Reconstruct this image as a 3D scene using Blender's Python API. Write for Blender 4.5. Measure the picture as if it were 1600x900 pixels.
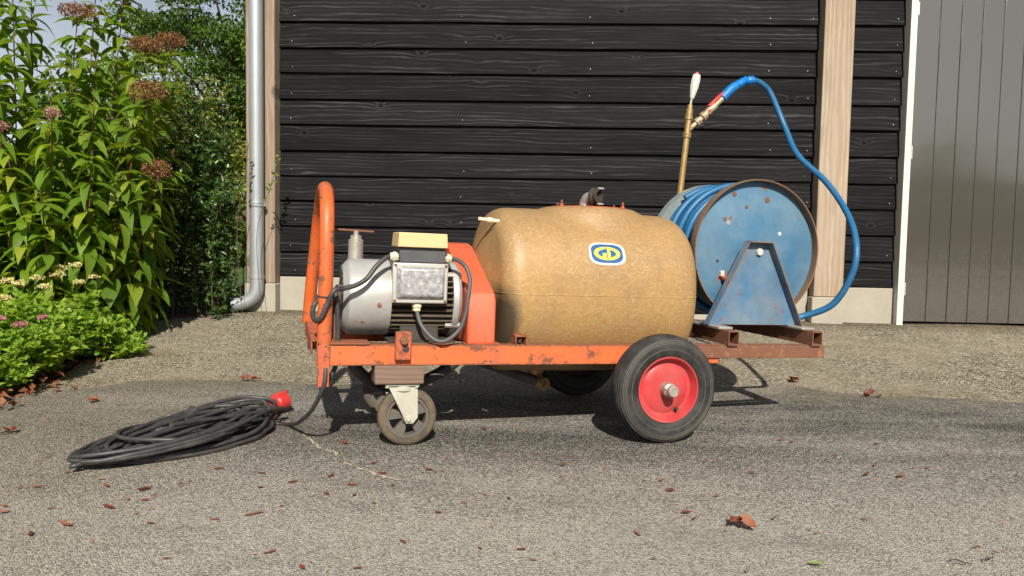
import bpy, bmesh, math, random
import numpy as np
from mathutils import Vector, Matrix
R = math.radians
random.seed(7); rng = np.random.default_rng(7)
scn = bpy.context.scene
for o in list(bpy.data.objects): bpy.data.objects.remove(o)

# ------------------------------------------------------------------ camera, sky, sun, exposure
cam_d = bpy.data.cameras.new('camera'); cam = bpy.data.objects.new('camera', cam_d)
scn.collection.objects.link(cam); scn.camera = cam
cam_d.sensor_width = 36; cam_d.lens = 27.0; cam_d.clip_end = 2000; cam_d.clip_start = .05
cam.location = (0, 0, .75)
cam.rotation_euler = (Matrix.Rotation(R(90-3.7), 3, 'X') @ Matrix.Rotation(R(1.0), 3, 'Z')).to_euler()
SUN_EL, SUN_AZ = 37.0, 6.5            # azimuth: degrees to the right of straight behind the camera
sd = Vector((math.cos(R(SUN_EL))*math.sin(R(SUN_AZ)), -math.cos(R(SUN_EL))*math.cos(R(SUN_AZ)), math.sin(R(SUN_EL))))
world = bpy.data.worlds.new('World'); scn.world = world; world.use_nodes = True
wt = world.node_tree; bg = wt.nodes['Background']
sky = wt.nodes.new('ShaderNodeTexSky'); sky.sky_type = 'NISHITA'; sky.sun_disc = False
sky.sun_elevation = R(SUN_EL); sky.sun_rotation = R(180-SUN_AZ); sky.air_density = 1.0; sky.dust_density = 2.0; sky.ozone_density = 1.0
tcw = wt.nodes.new('ShaderNodeTexCoord'); cn = wt.nodes.new('ShaderNodeTexNoise')
cn.inputs['Scale'].default_value = 2.2; cn.inputs['Detail'].default_value = 7; cn.inputs['Roughness'].default_value = .6
mpw = wt.nodes.new('ShaderNodeMapping'); mpw.inputs['Scale'].default_value = (1, 1, 2.4)
wt.links.new(tcw.outputs['Generated'], mpw.inputs['Vector']); wt.links.new(mpw.outputs['Vector'], cn.inputs['Vector'])
cr = wt.nodes.new('ShaderNodeValToRGB'); cr.color_ramp.elements[0].position = .42; cr.color_ramp.elements[1].position = .68
wt.links.new(cn.outputs['Fac'], cr.inputs['Fac'])
mxw = wt.nodes.new('ShaderNodeMix'); mxw.data_type = 'RGBA'
mxw.inputs['B'].default_value = (12.5, 12.9, 13.6, 1)
mulw = wt.nodes.new('ShaderNodeMath'); mulw.operation = 'MULTIPLY'; mulw.inputs[1].default_value = .16
sxyz = wt.nodes.new('ShaderNodeSeparateXYZ'); wt.links.new(tcw.outputs['Generated'], sxyz.inputs[0])
mrw = wt.nodes.new('ShaderNodeMapRange'); mrw.interpolation_type = 'SMOOTHSTEP'
for k, v_ in (('From Min', .08), ('From Max', .45), ('To Min', .60), ('To Max', .0)): mrw.inputs[k].default_value = v_
wt.links.new(sxyz.outputs['Z'], mrw.inputs['Value'])
addw = wt.nodes.new('ShaderNodeMath'); addw.operation = 'ADD'; addw.use_clamp = True
wt.links.new(cr.outputs['Color'], mulw.inputs[0]); wt.links.new(mulw.outputs[0], addw.inputs[0]); wt.links.new(mrw.outputs[0], addw.inputs[1])
wt.links.new(addw.outputs[0], mxw.inputs['Factor'])
wt.links.new(sky.outputs[0], mxw.inputs['A']); wt.links.new(mxw.outputs['Result'], bg.inputs['Color'])
bg.inputs['Strength'].default_value = .05
sun_d = bpy.data.lights.new('sun', 'SUN'); sun_d.energy = 5.0; sun_d.angle = R(.53); sun_d.color = (1, .94, .83)
sun = bpy.data.objects.new('sun', sun_d); scn.collection.objects.link(sun)
sun.rotation_euler = sd.to_track_quat('Z', 'Y').to_euler()
scn.view_settings.view_transform = 'Standard'; scn.view_settings.look = 'None'
scn.view_settings.gamma = 1; scn.view_settings.exposure = .5
scn.render.engine = 'CYCLES'

# ------------------------------------------------------------------ helpers
C = scn.collection
class G:
    def __init__(s, name):
        s.mat = bpy.data.materials.new(name); s.mat.use_nodes = True
        s.t = s.mat.node_tree; s.b = s.t.nodes['Principled BSDF']; s.out = s.t.nodes['Material Output']
        s.tc = s.t.nodes.new('ShaderNodeTexCoord'); s.obj = s.tc.outputs['Object']
    def put(s, sock, v):
        if hasattr(v, 'is_output'): s.t.links.new(v, sock)
        elif isinstance(v, (tuple, list)) and len(v) == 3 and sock.type == 'RGBA': sock.default_value = (*v, 1)
        else: sock.default_value = v
    def n(s, typ, ins=None, **props):
        nd = s.t.nodes.new('ShaderNode'+typ)
        for k, v in props.items(): setattr(nd, k, v)
        for k, v in (ins or {}).items(): s.put(nd.inputs[k], v)
        return nd
    def m(s, op, a, b=0., c=0.):
        return s.n('Math', {0: a, 1: b, 2: c}, operation=op).outputs[0]
    def mix(s, f, a, b, mode='MIX'):
        return s.n('Mix', {0: f, 6: a, 7: b}, data_type='RGBA', blend_type=mode).outputs[2]
    def ramp(s, f, *st):
        nd = s.n('ValToRGB', {0: f}); e = nd.color_ramp.elements
        while len(e) < len(st): e.new(.5)
        for i, (p, c) in enumerate(st):
            e[i].position = p; e[i].color = (c, c, c, 1) if not isinstance(c, tuple) else (*c, 1)
        return nd.outputs[0]
    def map(s, vec, scale=(1, 1, 1), loc=(0, 0, 0), rot=(0, 0, 0)):
        return s.n('Mapping', {'Vector': vec, 'Scale': scale, 'Location': loc, 'Rotation': rot}).outputs[0]
    def noise(s, vec, scale, det=4., rough=.55, dist=0.):
        return s.n('TexNoise', {'Vector': vec, 'Scale': scale, 'Detail': det, 'Roughness': rough, 'Distortion': dist}).outputs['Fac']
    def vor(s, vec, scale, feat='F1', rnd=1., out='Distance'):
        return s.n('TexVoronoi', {'Vector': vec, 'Scale': scale, 'Randomness': rnd}, feature=feat).outputs[out]
    def sep(s, vec): return s.n('SeparateXYZ', {0: vec}).outputs
    def comb(s, x, y, z): return s.n('CombineXYZ', {0: x, 1: y, 2: z}).outputs[0]
    def bump(s, h, strength=.3, dist=.01, norm=None):
        i = {'Height': h, 'Strength': strength, 'Distance': dist}
        if norm is not None: i['Normal'] = norm
        return s.n('Bump', i).outputs[0]
    def set(s, **k):
        for a, v in k.items(): s.put(s.b.inputs[a.replace('_', ' ')], v)
        return s.mat
    def rndvec(s):        # object coordinates, shifted by a random amount per object
        r = s.n('ObjectInfo').outputs['Random']
        sh = s.comb(s.m('MULTIPLY', r, 37.), s.m('MULTIPLY', r, 91.), s.m('MULTIPLY', r, 53.))
        return s.n('VectorMath', {0: s.obj, 1: sh}, operation='ADD').outputs[0]

def mul(c, k): return tuple(min(1, x*k) for x in c)
def worn(name, base, rust=.0, rough=.5, metal=0., dirt=.35, scale=9., rustc=(.16, .062, .03), dirtc=None, bumpk=.15, spec=.4, edge=0., grime=0., zedge=None):
    g = G(name); v = g.rndvec()
    n1 = g.noise(v, scale, 6, .65); n2 = g.noise(v, scale*6, 5, .7)
    dc = dirtc or mul(base, .55)
    col = g.mix(g.m('MULTIPLY', g.ramp(n1, (.38, 0.), (.72, 1.)), dirt), base, dc)
    col = g.mix(g.m('MULTIPLY', g.ramp(n2, (.35, 0.), (.75, 1.)), .3), col, mul(base, 1.18))
    rg = rough
    if grime:
        n4 = g.noise(g.map(v, (1, 1, .6)), scale*.8, 9, .74); col = g.mix(g.m('MULTIPLY', g.ramp(n4, (.46, 0.), (.72, 1.)), grime), col, (.13, .07, .045))
    if rust > 0:
        n3 = g.noise(v, scale*1.7, 9, .72)
        f = g.ramp(n3, (.66-rust*.45, 0.), (.70-rust*.42, 1.))
        if edge:                       # paint chipped along the edges
            bn = g.n('Bevel', {'Radius': edge}, samples=4).outputs[0]; gn = g.n('NewGeometry').outputs['Normal']
            dt = g.n('VectorMath', {0: bn, 1: gn}, operation='DOT_PRODUCT').outputs['Value']
            em = g.m('ADD', g.m('MULTIPLY', g.m('SUBTRACT', 1., dt), 6.), g.m('MULTIPLY', g.m('SUBTRACT', n3, .5), 1.6))
            f = g.m('MAXIMUM', f, g.ramp(em, (.22, 0.), (.38, 1.)))
        if zedge:                      # rust eaten into the lower and upper edge of a rail
            zz = g.sep(g.obj)[2]; jag = g.m('MULTIPLY', g.m('SUBTRACT', g.noise(g.map(v, (1, 1, 3)), 38, 6, .75), .42), .055)
            e1 = g.m('LESS_THAN', zz, g.m('ADD', zedge[0], jag)); e2 = g.m('GREATER_THAN', zz, g.m('SUBTRACT', zedge[1], g.m('MULTIPLY', jag, .5)))
            f = g.m('MAXIMUM', f, g.m('MULTIPLY', g.m('MAXIMUM', e1, e2), .9))
        rc = g.mix(n2, mul(rustc, .6), mul(rustc, 1.6))
        col = g.mix(f, col, rc); rg = g.m('ADD', rough, g.m('MULTIPLY', f, max(0., .9-rough)))
    g.set(Base_Color=col, Roughness=rg, Metallic=metal, Normal=g.bump(g.m('ADD', n2, n1), bumpk, .003))
    g.b.inputs['Specular IOR Level'].default_value = spec
    return g.mat

def wood(name, along, dark, light, streak, freq=150., knotd=4.5, streakk=1., rough=.6, bumpk=.5, weather=None, spec=.2):
    g = G(name); v = g.rndvec(); x, y, z = g.sep(v)
    L, W = (x, z) if along == 'x' else (z, x)
    kv = g.comb(g.m('MULTIPLY', L, .75), g.m('MULTIPLY', W, 1.25), 0.)
    kd = g.vor(kv, knotd)
    lowv = g.comb(g.m('MULTIPLY', L, .8), g.m('MULTIPLY', W, 6.), g.m('MULTIPLY', y, 9.))
    low = g.noise(lowv, 1.0, 4, .6)
    kn = g.m('DIVIDE', .0022, g.m('ADD', g.m('MULTIPLY', kd, kd), .004))
    ph = g.m('ADD', g.m('ADD', g.m('MULTIPLY', W, freq), g.m('MULTIPLY', low, 26.)), g.m('MULTIPLY', kn, 34.))
    gr = g.m('MULTIPLY_ADD', g.m('SINE', ph), .5, .5)
    fine = g.noise(g.comb(g.m('MULTIPLY', L, 7.), g.m('MULTIPLY', W, 260.), g.m('MULTIPLY', y, 260.)), 1., 3, .7)
    blot = g.noise(g.comb(g.m('MULTIPLY', L, 2.), g.m('MULTIPLY', W, 7.), y), 1., 5, .6)
    base = g.mix(g.m('MULTIPLY', g.m('ADD', fine, g.m('MULTIPLY', gr, .45)), .75), dark, light)
    base = g.mix(g.ramp(blot, (.35, 0.), (.75, .55)), base, mul(dark, .75))
    sm = g.m('MULTIPLY', g.m('POWER', gr, 6.), g.ramp(g.noise(g.comb(g.m('MULTIPLY', L, .9), g.m('MULTIPLY', W, 22.), 3.), 1., 6, .68), (.47, 0.), (.66, 1.)))
    base = g.mix(g.m('MULTIPLY', sm, streakk), base, streak)
    knot = g.ramp(kd, (.03, 1.), (.075, 0.))
    base = g.mix(g.m('MULTIPLY', knot, .85), base, mul(dark, .35))
    ring = g.m('MULTIPLY', g.ramp(kd, (.05, 0.), (.08, 1.)), g.ramp(kd, (.085, 1.), (.12, 0.)))
    base = g.mix(g.m('MULTIPLY', ring, .16*streakk), base, streak)
    if weather:
        wn = g.noise(v, 2.2, 5, .6); base = g.mix(g.ramp(wn, (.35, 0.), (.7, .6)), base, weather)
    tone = g.m('MULTIPLY_ADD', g.n('ObjectInfo').outputs['Random'], .5, .75); base = g.mix(1., base, g.comb(tone, tone, tone), 'MULTIPLY')
    h = g.m('ADD', g.m('MULTIPLY', gr, .5), fine)
    g.set(Base_Color=base, Roughness=g.m('MULTIPLY_ADD', blot, .25, rough-.1), Normal=g.bump(h, bumpk, .0025))
    g.b.inputs['Specular IOR Level'].default_value = spec
    return g.mat

def foliage(name, c1, c2, c3=None, trans=.35, rough=.45, obj_rand=False, spec=.35):
    g = G(name)
    r = g.n('ObjectInfo').outputs['Random'] if obj_rand else g.n('Attribute', attribute_name='var').outputs['Fac']
    col = g.ramp(r, (0., c1), (.7, c2), (1., c3 or c2))
    nz = g.noise(g.obj, 30 if not obj_rand else 5, 3); col = g.mix(g.m('MULTIPLY', nz, .5), col, mul(c1, .6))
    g.set(Base_Color=col, Roughness=rough); g.b.inputs['Specular IOR Level'].default_value = spec
    tr = g.n('BsdfTranslucent', {'Color': g.mix(.55, col, (c2[0]*1.9, c2[1]*1.7, c2[2]*.6))})
    mx = g.n('MixShader', {0: trans, 1: g.b.outputs[0], 2: tr.outputs[0]})
    g.t.links.new(mx.outputs[0], g.out.inputs['Surface'])
    return g.mat

class MB:
    def __init__(s): s.v = []; s.f = []; s.mi = []
    def add(s, vs, fs, mi=0):
        o = len(s.v); s.v += [tuple(p) for p in vs]; s.f += [tuple(i+o for i in f) for f in fs]; s.mi += [mi]*len(fs); return s
    def box(s, x0, x1, y0, y1, z0, z1, mi=0):
        vs = [(x, y, z) for z in (z0, z1) for y in (y0, y1) for x in (x0, x1)]
        return s.add(vs, [(0, 2, 3, 1), (4, 5, 7, 6), (0, 1, 5, 4), (2, 6, 7, 3), (0, 4, 6, 2), (1, 3, 7, 5)], mi)
    def prism(s, poly, axis, lo, hi, mi=0):
        n = len(poly)
        def P(p, h): return {'x': (h, p[0], p[1]), 'y': (p[0], h, p[1]), 'z': (p[0], p[1], h)}[axis]
        vs = [P(p, lo) for p in poly]+[P(p, hi) for p in poly]
        fs = [tuple(range(n))[::-1], tuple(range(n, 2*n))]+[(i, (i+1) % n, n+(i+1) % n, n+i) for i in range(n)]
        return s.add(vs, fs, mi)
    def tube(s, path, r, n=10, closed=False, mi=0):
        P = [Vector(p) for p in path]; k = len(P)
        rs = r if isinstance(r, (list, tuple)) else [r]*k
        T = []
        for i in range(k):
            a = P[(i-1) % k] if closed or i > 0 else P[i]; b = P[(i+1) % k] if closed or i < k-1 else P[i]
            t = b-a; T.append(t.normalized() if t.length > 1e-9 else Vector((0, 0, 1)))
        u = T[0].orthogonal().normalized(); vs = []
        for i in range(k):
            u = u-T[i]*u.dot(T[i]); u.normalize(); w = T[i].cross(u)
            for j in range(n):
                a = 2*math.pi*j/n; vs.append(P[i]+(u*math.cos(a)+w*math.sin(a))*rs[i])
        fs = []
        for i in range(k if closed else k-1):
            i2 = (i+1) % k
            for j in range(n): fs.append((i*n+j, i*n+(j+1) % n, i2*n+(j+1) % n, i2*n+j))
        if not closed: fs += [tuple(range(n))[::-1], tuple(range((k-1)*n, k*n))]
        return s.add(vs, fs, mi)
    def lathe(s, prof, c, axis, n=32, mi=0, ang0=0.):
        """prof: (radius, height along axis)"""
        ax = Vector(axis).normalized(); u = ax.orthogonal().normalized(); w = ax.cross(u); c = Vector(c)
        vs = []; idx = []
        for r, h in prof:
            if r < 1e-6: idx.append([len(vs)]); vs.append(c+ax*h)
            else:
                idx.append(list(range(len(vs), len(vs)+n)))
                for j in range(n):
                    a = 2*math.pi*j/n+ang0; vs.append(c+ax*h+(u*math.cos(a)+w*math.sin(a))*r)
        fs = []
        for A, B in zip(idx, idx[1:]):
            for j in range(n):
                j2 = (j+1) % n
                if len(A) == 1 and len(B) == 1: continue
                if len(A) == 1: fs.append((A[0], B[j2], B[j]))
                elif len(B) == 1: fs.append((A[j], A[j2], B[0]))
                else: fs.append((A[j], A[j2], B[j2], B[j]))
        return s.add(vs, fs, mi)
    def mesh(s, name, mats, smooth=38):
        me = bpy.data.meshes.new(name); me.from_pydata(s.v, [], s.f)
        for m_ in (mats if isinstance(mats, (list, tuple)) else [mats]): me.materials.append(m_)
        if any(s.mi): me.polygons.foreach_set('material_index', s.mi)
        bm = bmesh.new(); bm.from_mesh(me); bmesh.ops.recalc_face_normals(bm, faces=bm.faces); bm.to_mesh(me); bm.free()
        if smooth: me.shade_smooth(); me.set_sharp_from_angle(angle=R(smooth))
        return me
    def build(s, name, mats, parent=None, smooth=38, bevel=0., seg=2):
        o = link(name, s.mesh(name, mats, smooth), parent)
        if bevel:
            md = o.modifiers.new('bevel', 'BEVEL'); md.width = bevel; md.segments = seg; md.limit_method = 'ANGLE'; md.angle_limit = R(40)
        return o
def link(name, data, parent=None):
    o = bpy.data.objects.new(name, data); C.objects.link(o)
    if parent: o.parent = parent
    return o
def tag(o, label=None, cat=None, group=None, kind=None):
    for k, v in (('label', label), ('category', cat), ('group', group), ('kind', kind)):
        if v: o[k] = v
    return o
def empty(name, loc=(0, 0, 0), rot=(0, 0, 0)):
    o = link(name, None); o.location = loc; o.rotation_euler = rot; o.empty_display_size = .1; return o
def spline(pts, n=8, closed=False):
    P = [Vector(p) for p in pts]; out = []; k = len(P)
    for i in range(k if closed else k-1):
        if closed: p0, p1, p2, p3 = P[(i-1) % k], P[i], P[(i+1) % k], P[(i+2) % k]
        else: p0, p1, p2, p3 = P[max(i-1, 0)], P[i], P[i+1], P[min(i+2, k-1)]
        for j in range(n):
            t = j/n
            out.append(.5*((2*p1)+(p2-p0)*t+(2*p0-5*p1+4*p2-p3)*t*t+(3*p1-p0-3*p2+p3)*t**3))
    if not closed: out.append(P[-1])
    return out
def sstep(a, b, x):
    t = min(1, max(0, (x-a)/(b-a))); return t*t*(3-2*t)

# ------------------------------------------------------------------ materials
g = G('asphalt')                                     # worn dark asphalt with exposed pale chippings
v = g.obj
cell = g.n('TexVoronoi', {'Vector': v, 'Scale': 250.}, feature='F1')
rc = g.sep(cell.outputs['Color'])[0]
n_big = g.noise(g.map(v, (.4, 1.7, 1)), 1.2, 7, .62); n_mid = g.noise(v, 7, 6, .65)
y_ = g.sep(v)[1]
wear = g.m('ADD', g.ramp(n_big, (.42, 0.), (.64, .60)), g.m('MULTIPLY', g.ramp(n_mid, (.35, 0.), (.7, 1.)), .12))
# the lane close to the camera is worn paler than the strip where the cart stands
nearb = g.m('ADD', y_, g.m('MULTIPLY', g.m('SUBTRACT', n_big, .5), 1.5))
wear = g.m('ADD', wear, g.n('MapRange', {'Value': nearb, 'From Min': 1.7, 'From Max': 2.75, 'To Min': .95, 'To Max': -.08}).outputs[0])
wear = g.m('MAXIMUM', g.m('MINIMUM', wear, 1.), 0.)
stone = g.ramp(g.m('ADD', g.m('MULTIPLY', rc, .9), g.m('MULTIPLY', wear, .42)), (.22, .03), (.50, .10), (.78, .29), (1., .64))
fine = g.noise(v, 520, 2, .7)
colr = g.mix(1., stone, (1.0, .945, .84), 'MULTIPLY')
colr = g.mix(g.m('MULTIPLY', wear, .42), colr, (.46, .42, .345))
spots = g.noise(g.map(v, (.6, 1.3, 1)), 2.3, 9, .72); colr = g.mix(g.ramp(spots, (.52, 0.), (.70, .4)), colr, (.055, .051, .044))
silt = g.m('MULTIPLY', g.n('MapRange', {'Value': g.m('ADD', y_, g.m('MULTIPLY', g.m('SUBTRACT', n_mid, .5), 1.3)), 'From Min': 3.45, 'From Max': 4.0}).outputs[0], .85)
silt = g.m('MAXIMUM', silt, g.m('MULTIPLY', g.n('MapRange', {'Value': g.m('ADD', g.sep(v)[0], g.m('MULTIPLY', n_big, 1.2)), 'From Min': -.1, 'From Max': -.95}).outputs[0], .55))
colr = g.mix(silt, colr, g.mix(g.m('MULTIPLY', rc, .9), (.13, .108, .075), (.52, .455, .34)))
colr = g.mix(g.m('MULTIPLY', g.ramp(fine, (.45, 0.), (.7, 1.)), .5), colr, (.042, .04, .036))
hh = g.m('ADD', g.m('MULTIPLY', cell.outputs['Distance'], -1.2), g.m('MULTIPLY', fine, .6))
M_asphalt = g.set(Base_Color=colr, Roughness=.88, Normal=g.bump(hh, .9, .006), Specular_IOR_Level=.12)
g = G('old_gravel_asphalt'); v = g.obj               # older strip along the barn: loose chippings, moss and silt
cell = g.n('TexVoronoi', {'Vector': v, 'Scale': 120.}, feature='F1'); rc = g.sep(cell.outputs['Color'])[0]
nb = g.noise(v, 1.6, 6, .62); nm = g.noise(v, 9, 5, .65); fine = g.noise(v, 260, 3, .7)
stone = g.ramp(g.m('ADD', rc, g.m('MULTIPLY', g.m('SUBTRACT', nm, .5), .5)), (.10, (.05, .042, .028)), (.36, (.22, .19, .135)), (.66, (.46, .405, .30)), (1., (.72, .65, .51)))
colr = g.mix(g.ramp(nb, (.38, 0.), (.66, .7)), stone, (.47, .41, .30))
colr = g.mix(g.ramp(g.noise(v, 3.3, 6, .7), (.54, 0.), (.70, .5)), colr, (.15, .125, .055))
gx, gy, _ = g.sep(v)
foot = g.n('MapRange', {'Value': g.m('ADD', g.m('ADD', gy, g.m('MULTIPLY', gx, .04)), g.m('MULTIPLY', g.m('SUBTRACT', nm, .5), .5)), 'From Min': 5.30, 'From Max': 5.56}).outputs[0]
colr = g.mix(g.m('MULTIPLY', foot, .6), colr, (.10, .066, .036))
colr = g.mix(g.m('MULTIPLY', g.ramp(fine, (.42, 0.), (.7, 1.)), .5), colr, (.07, .06, .042))
hh = g.m('ADD', g.m('MULTIPLY', cell.outputs['Distance'], -1.5), g.m('MULTIPLY', fine, .8))
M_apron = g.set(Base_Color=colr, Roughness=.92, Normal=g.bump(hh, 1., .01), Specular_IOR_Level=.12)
g = G('sand_crack'); M_sand = g.set(Base_Color=g.mix(g.noise(g.obj, 120, 3), (.30, .26, .17), (.5, .44, .31)), Roughness=.95)
g = G('bed_soil'); nn = g.noise(g.obj, 26, 8, .72)
M_soil = g.set(Base_Color=g.ramp(nn, (.3, (.03, .02, .013)), (.6, (.11, .075, .045)), (.8, (.22, .16, .10))), Roughness=.95, Normal=g.bump(nn, 1., .04))
g = G('lawn'); nn = g.noise(g.obj, 3, 8, .7)
M_lawn = g.set(Base_Color=g.ramp(nn, (.3, (.045, .085, .018)), (.7, (.11, .17, .035))), Roughness=.9, Normal=g.bump(g.noise(g.obj, 60, 4), 1., .05))
M_board = wood('charred_board', 'x', (.0042, .0044, .0049), (.0145, .015, .016), (.085, .086, .09), 215., 3.6, .5, .6, .6, spec=.06)
M_core = worn('black_wall', (.012, .012, .012), rough=.8)
M_oak = wood('oak_post', 'z', (.175, .118, .072), (.39, .30, .21), (.50, .41, .32), 170., 1.6, .6, .72, .5, weather=(.30, .255, .21))
M_block = wood('block_wood', 'x', (.16, .105, .075), (.28, .20, .15), (.34, .27, .21), 320., 3., .4, .8, .4)
M_concrete = worn('concrete', (.33, .305, .25), rough=.9, dirt=.6, scale=5, dirtc=(.24, .215, .17), bumpk=.5, spec=.2)
M_zinc = worn('zinc', (.36, .385, .40), rough=.5, metal=.5, dirt=.5, scale=4, dirtc=(.27, .29, .30), bumpk=.04)
g = G('door_paint'); wv_ = g.noise(g.map(g.obj, (1.5, 1, 2.2)), 1.3, 2, .45)
dn = g.noise(g.obj, 30, 5, .7); z_ = g.sep(g.obj)[2]
dust = g.m('MULTIPLY', g.n('MapRange', {'Value': z_, 'From Min': .15, 'From Max': .9, 'To Min': .35, 'To Max': .0}).outputs[0], g.ramp(dn, (.35, 0.), (.7, 1.)))
M_door = g.set(Base_Color=g.mix(dust, (.062, .057, .049), (.12, .105, .08)), Roughness=g.m('MULTIPLY_ADD', dust, .5, .12),
               Normal=g.bump(g.m('ADD', wv_, g.m('MULTIPLY', g.noise(g.obj, 90, 3), .006)), .12, .02))
g.b.inputs['Specular IOR Level'].default_value = 1.; g.b.inputs['IOR'].default_value = 1.75
M_white = worn('white_frame', (.60, .58, .49), rough=.5, dirt=.2, bumpk=.05)
M_hinge = worn('hinge_steel', (.6, .58, .54), rust=.12, rough=.4, metal=.5)
M_roof = worn('roof_tile', (.05, .045, .04), rough=.8)
M_orange = worn('orange_paint', (.66, .115, .028), rust=.24, rough=.55, dirt=.95, dirtc=(.46, .125, .055), scale=9, edge=.007, grime=.5, zedge=(.2715, .3415))
M_orange2 = worn('faded_orange_paint', (.60, .095, .036), rust=.10, rough=.52, dirt=.7, dirtc=(.46, .13, .075), scale=7, edge=.006, grime=.4)
M_orange3 = worn('handle_paint', (.62, .105, .018), rust=.22, rough=.45, dirt=.6, dirtc=(.42, .13, .06), scale=10, grime=.7)
M_rust = worn('rusty_steel', (.17, .075, .042), rust=.22, rough=.85, dirt=.7, dirtc=(.11, .045, .026), rustc=(.24, .10, .05), scale=22, bumpk=.5)
M_rusto = worn('rusty_orange_steel', (.44, .10, .045), rust=.33, rough=.8, dirt=.6, dirtc=(.22, .07, .04), scale=16, bumpk=.4, edge=.005)
M_dark = worn('dark_grime', (.035, .03, .026), rough=.8, dirtc=(.07, .05, .035), bumpk=.5)
M_silver = worn('silver_paint', (.37, .38, .37), rust=.04, rough=.42, metal=.15, dirt=.6, dirtc=(.26, .25, .22), scale=6, bumpk=.05, grime=.3)
g = G('oxidised_aluminium'); nn = g.noise(g.obj, 55, 8, .75)
M_alu = g.set(Base_Color=g.ramp(nn, (.36, (.19, .185, .19)), (.52, (.34, .335, .345)), (.66, (.60, .59, .60))), Roughness=.5, Metallic=.35, Normal=g.bump(nn, .25, .002))
M_alurim = worn('aluminium_rim', (.52, .51, .46), rust=.05, rough=.4, metal=.4)
M_fin = worn('fin_iron', (.11, .085, .058), rust=.1, rough=.7, dirtc=(.045, .04, .034), dirt=.9)
M_beige = worn('beige_plastic', (.62, .43, .22), rough=.5, dirt=.12, bumpk=.03)
M_charcoal = worn('charcoal_plastic', (.06, .062, .066), rough=.6, dirt=.5, dirtc=(.11, .11, .11), scale=25)
M_gland = worn('cream_plastic', (.58, .53, .38), rough=.45, dirt=.5, dirtc=(.40, .34, .2))
M_cable = worn('cable_rubber', (.03, .03, .031), rough=.45, dirt=.7, dirtc=(.085, .08, .072), scale=30, bumpk=.1)
M_cable2 = worn('grey_cable', (.075, .075, .075), rough=.5, dirt=.4)
M_brass = worn('brass', (.42, .29, .12), rough=.42, metal=.6, dirt=.7, dirtc=(.22, .14, .06), scale=18)
M_steel = worn('dull_steel', (.42, .40, .36), rust=.14, rough=.45, metal=.5, dirt=.6, dirtc=(.28, .24, .18), scale=20)
M_valve = worn('rusty_valve', (.40, .34, .24), rust=.3, rough=.5, metal=.4, dirt=.8, dirtc=(.22, .15, .08), rustc=(.26, .11, .05), scale=34)
M_redplug = worn('red_plastic', (.48, .028, .026), rough=.38, dirt=.5, dirtc=(.42, .08, .065), bumpk=.04)
M_redrim = worn('red_rim', (.44, .026, .034), rust=.08, rough=.45, dirt=.95, dirtc=(.42, .12, .105), scale=8, bumpk=.08, grime=.5)
M_tyre = worn('tyre_rubber', (.019, .019, .020), rough=.58, dirt=.85, dirtc=(.075, .071, .064), scale=13, bumpk=.2, spec=.2)
M_groove = worn('tyre_edge_dust', (.16, .145, .12), rough=.9)
M_mud = worn('muddy_rubber', (.065, .055, .043), rough=.85, dirt=.8, dirtc=(.19, .13, .07), scale=16, bumpk=.5)
M_caster = worn('caster_plastic', (.085, .082, .076), rough=.7, dirt=.7, dirtc=(.16, .125, .08), scale=20)
M_fork = worn('caster_fork', (.44, .435, .37), rust=.06, rough=.5, dirt=.7, dirtc=(.32, .30, .23), grime=.35)
M_bluehose = worn('blue_hose', (.011, .098, .225), rough=.45, dirt=.6, dirtc=(.04, .13, .225), scale=12, bumpk=.04)
M_bluegrip = worn('bright_blue_rubber', (.006, .15, .46), rough=.35, dirt=.15)
M_bluepaint = worn('blue_paint', (.045, .13, .225), rust=.11, rough=.48, dirt=.95, dirtc=(.12, .205, .265), scale=6, bumpk=.08, grime=.22)
M_bluestand = worn('blue_stand_paint', (.05, .14, .245), rust=.13, rough=.5, dirt=.95, dirtc=(.17, .21, .235), scale=7, edge=.004, grime=.4)
M_rim = worn('rusty_rim', (.17, .105, .062), rust=.2, rough=.75, dirt=.8, dirtc=(.10, .065, .045), scale=15)
M_backfl = worn('worn_teal_flange', (.40, .46, .46), rust=.1, rough=.4, metal=.4, dirt=.8, dirtc=(.20, .27, .28), scale=8)
M_bolt = worn('pale_bolt', (.62, .60, .56), rust=.05, rough=.4, metal=.3)
M_rubhose = worn('ribbed_hose', (.10, .055, .045), rough=.7)
M_white2 = worn('white_grip', (.52, .50, .45), rough=.4, dirt=.4, dirtc=(.5, .46, .38), scale=30)
g = G('glassfibre_tank'); v = g.obj                   # yellowed glass-fibre laminate: pale strands in amber resin
st = None
for i, (rot, off) in enumerate((((.1, .4, .1), 0), ((.1, 1.1, -.1), 3), ((-.1, 1.9, .1), 7), ((.1, 2.6, 0.), 11), ((.0, 1.5, .1), 15))):
    f = g.noise(g.map(g.map(v, rot=rot), (210, 210, 26), (off, off, off)), 1., 2, .5); f = g.ramp(f, (.56, 0.), (.68, 1.))
    f = g.m('MULTIPLY', f, g.ramp(g.noise(v, 16+i, 3), (.35, .1), (.7, 1.)))
    st = f if st is None else g.m('MAXIMUM', st, f)
nb = g.noise(v, 5, 6, .62); ns = g.noise(v, 40, 5, .7)
x_, yy_, z_ = g.sep(v)
col = g.mix(g.ramp(nb, (.32, 0.), (.7, 1.)), (.33, .195, .066), (.25, .155, .068))
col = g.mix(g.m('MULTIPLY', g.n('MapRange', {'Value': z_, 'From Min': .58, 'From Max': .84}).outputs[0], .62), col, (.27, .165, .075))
drip = g.noise(g.map(v, (26, 9, 2.2)), 1., 6, .65); col = g.mix(g.m('MULTIPLY', g.ramp(drip, (.50, 0.), (.74, 1.)), .5), col, (.19, .115, .05))
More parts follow.
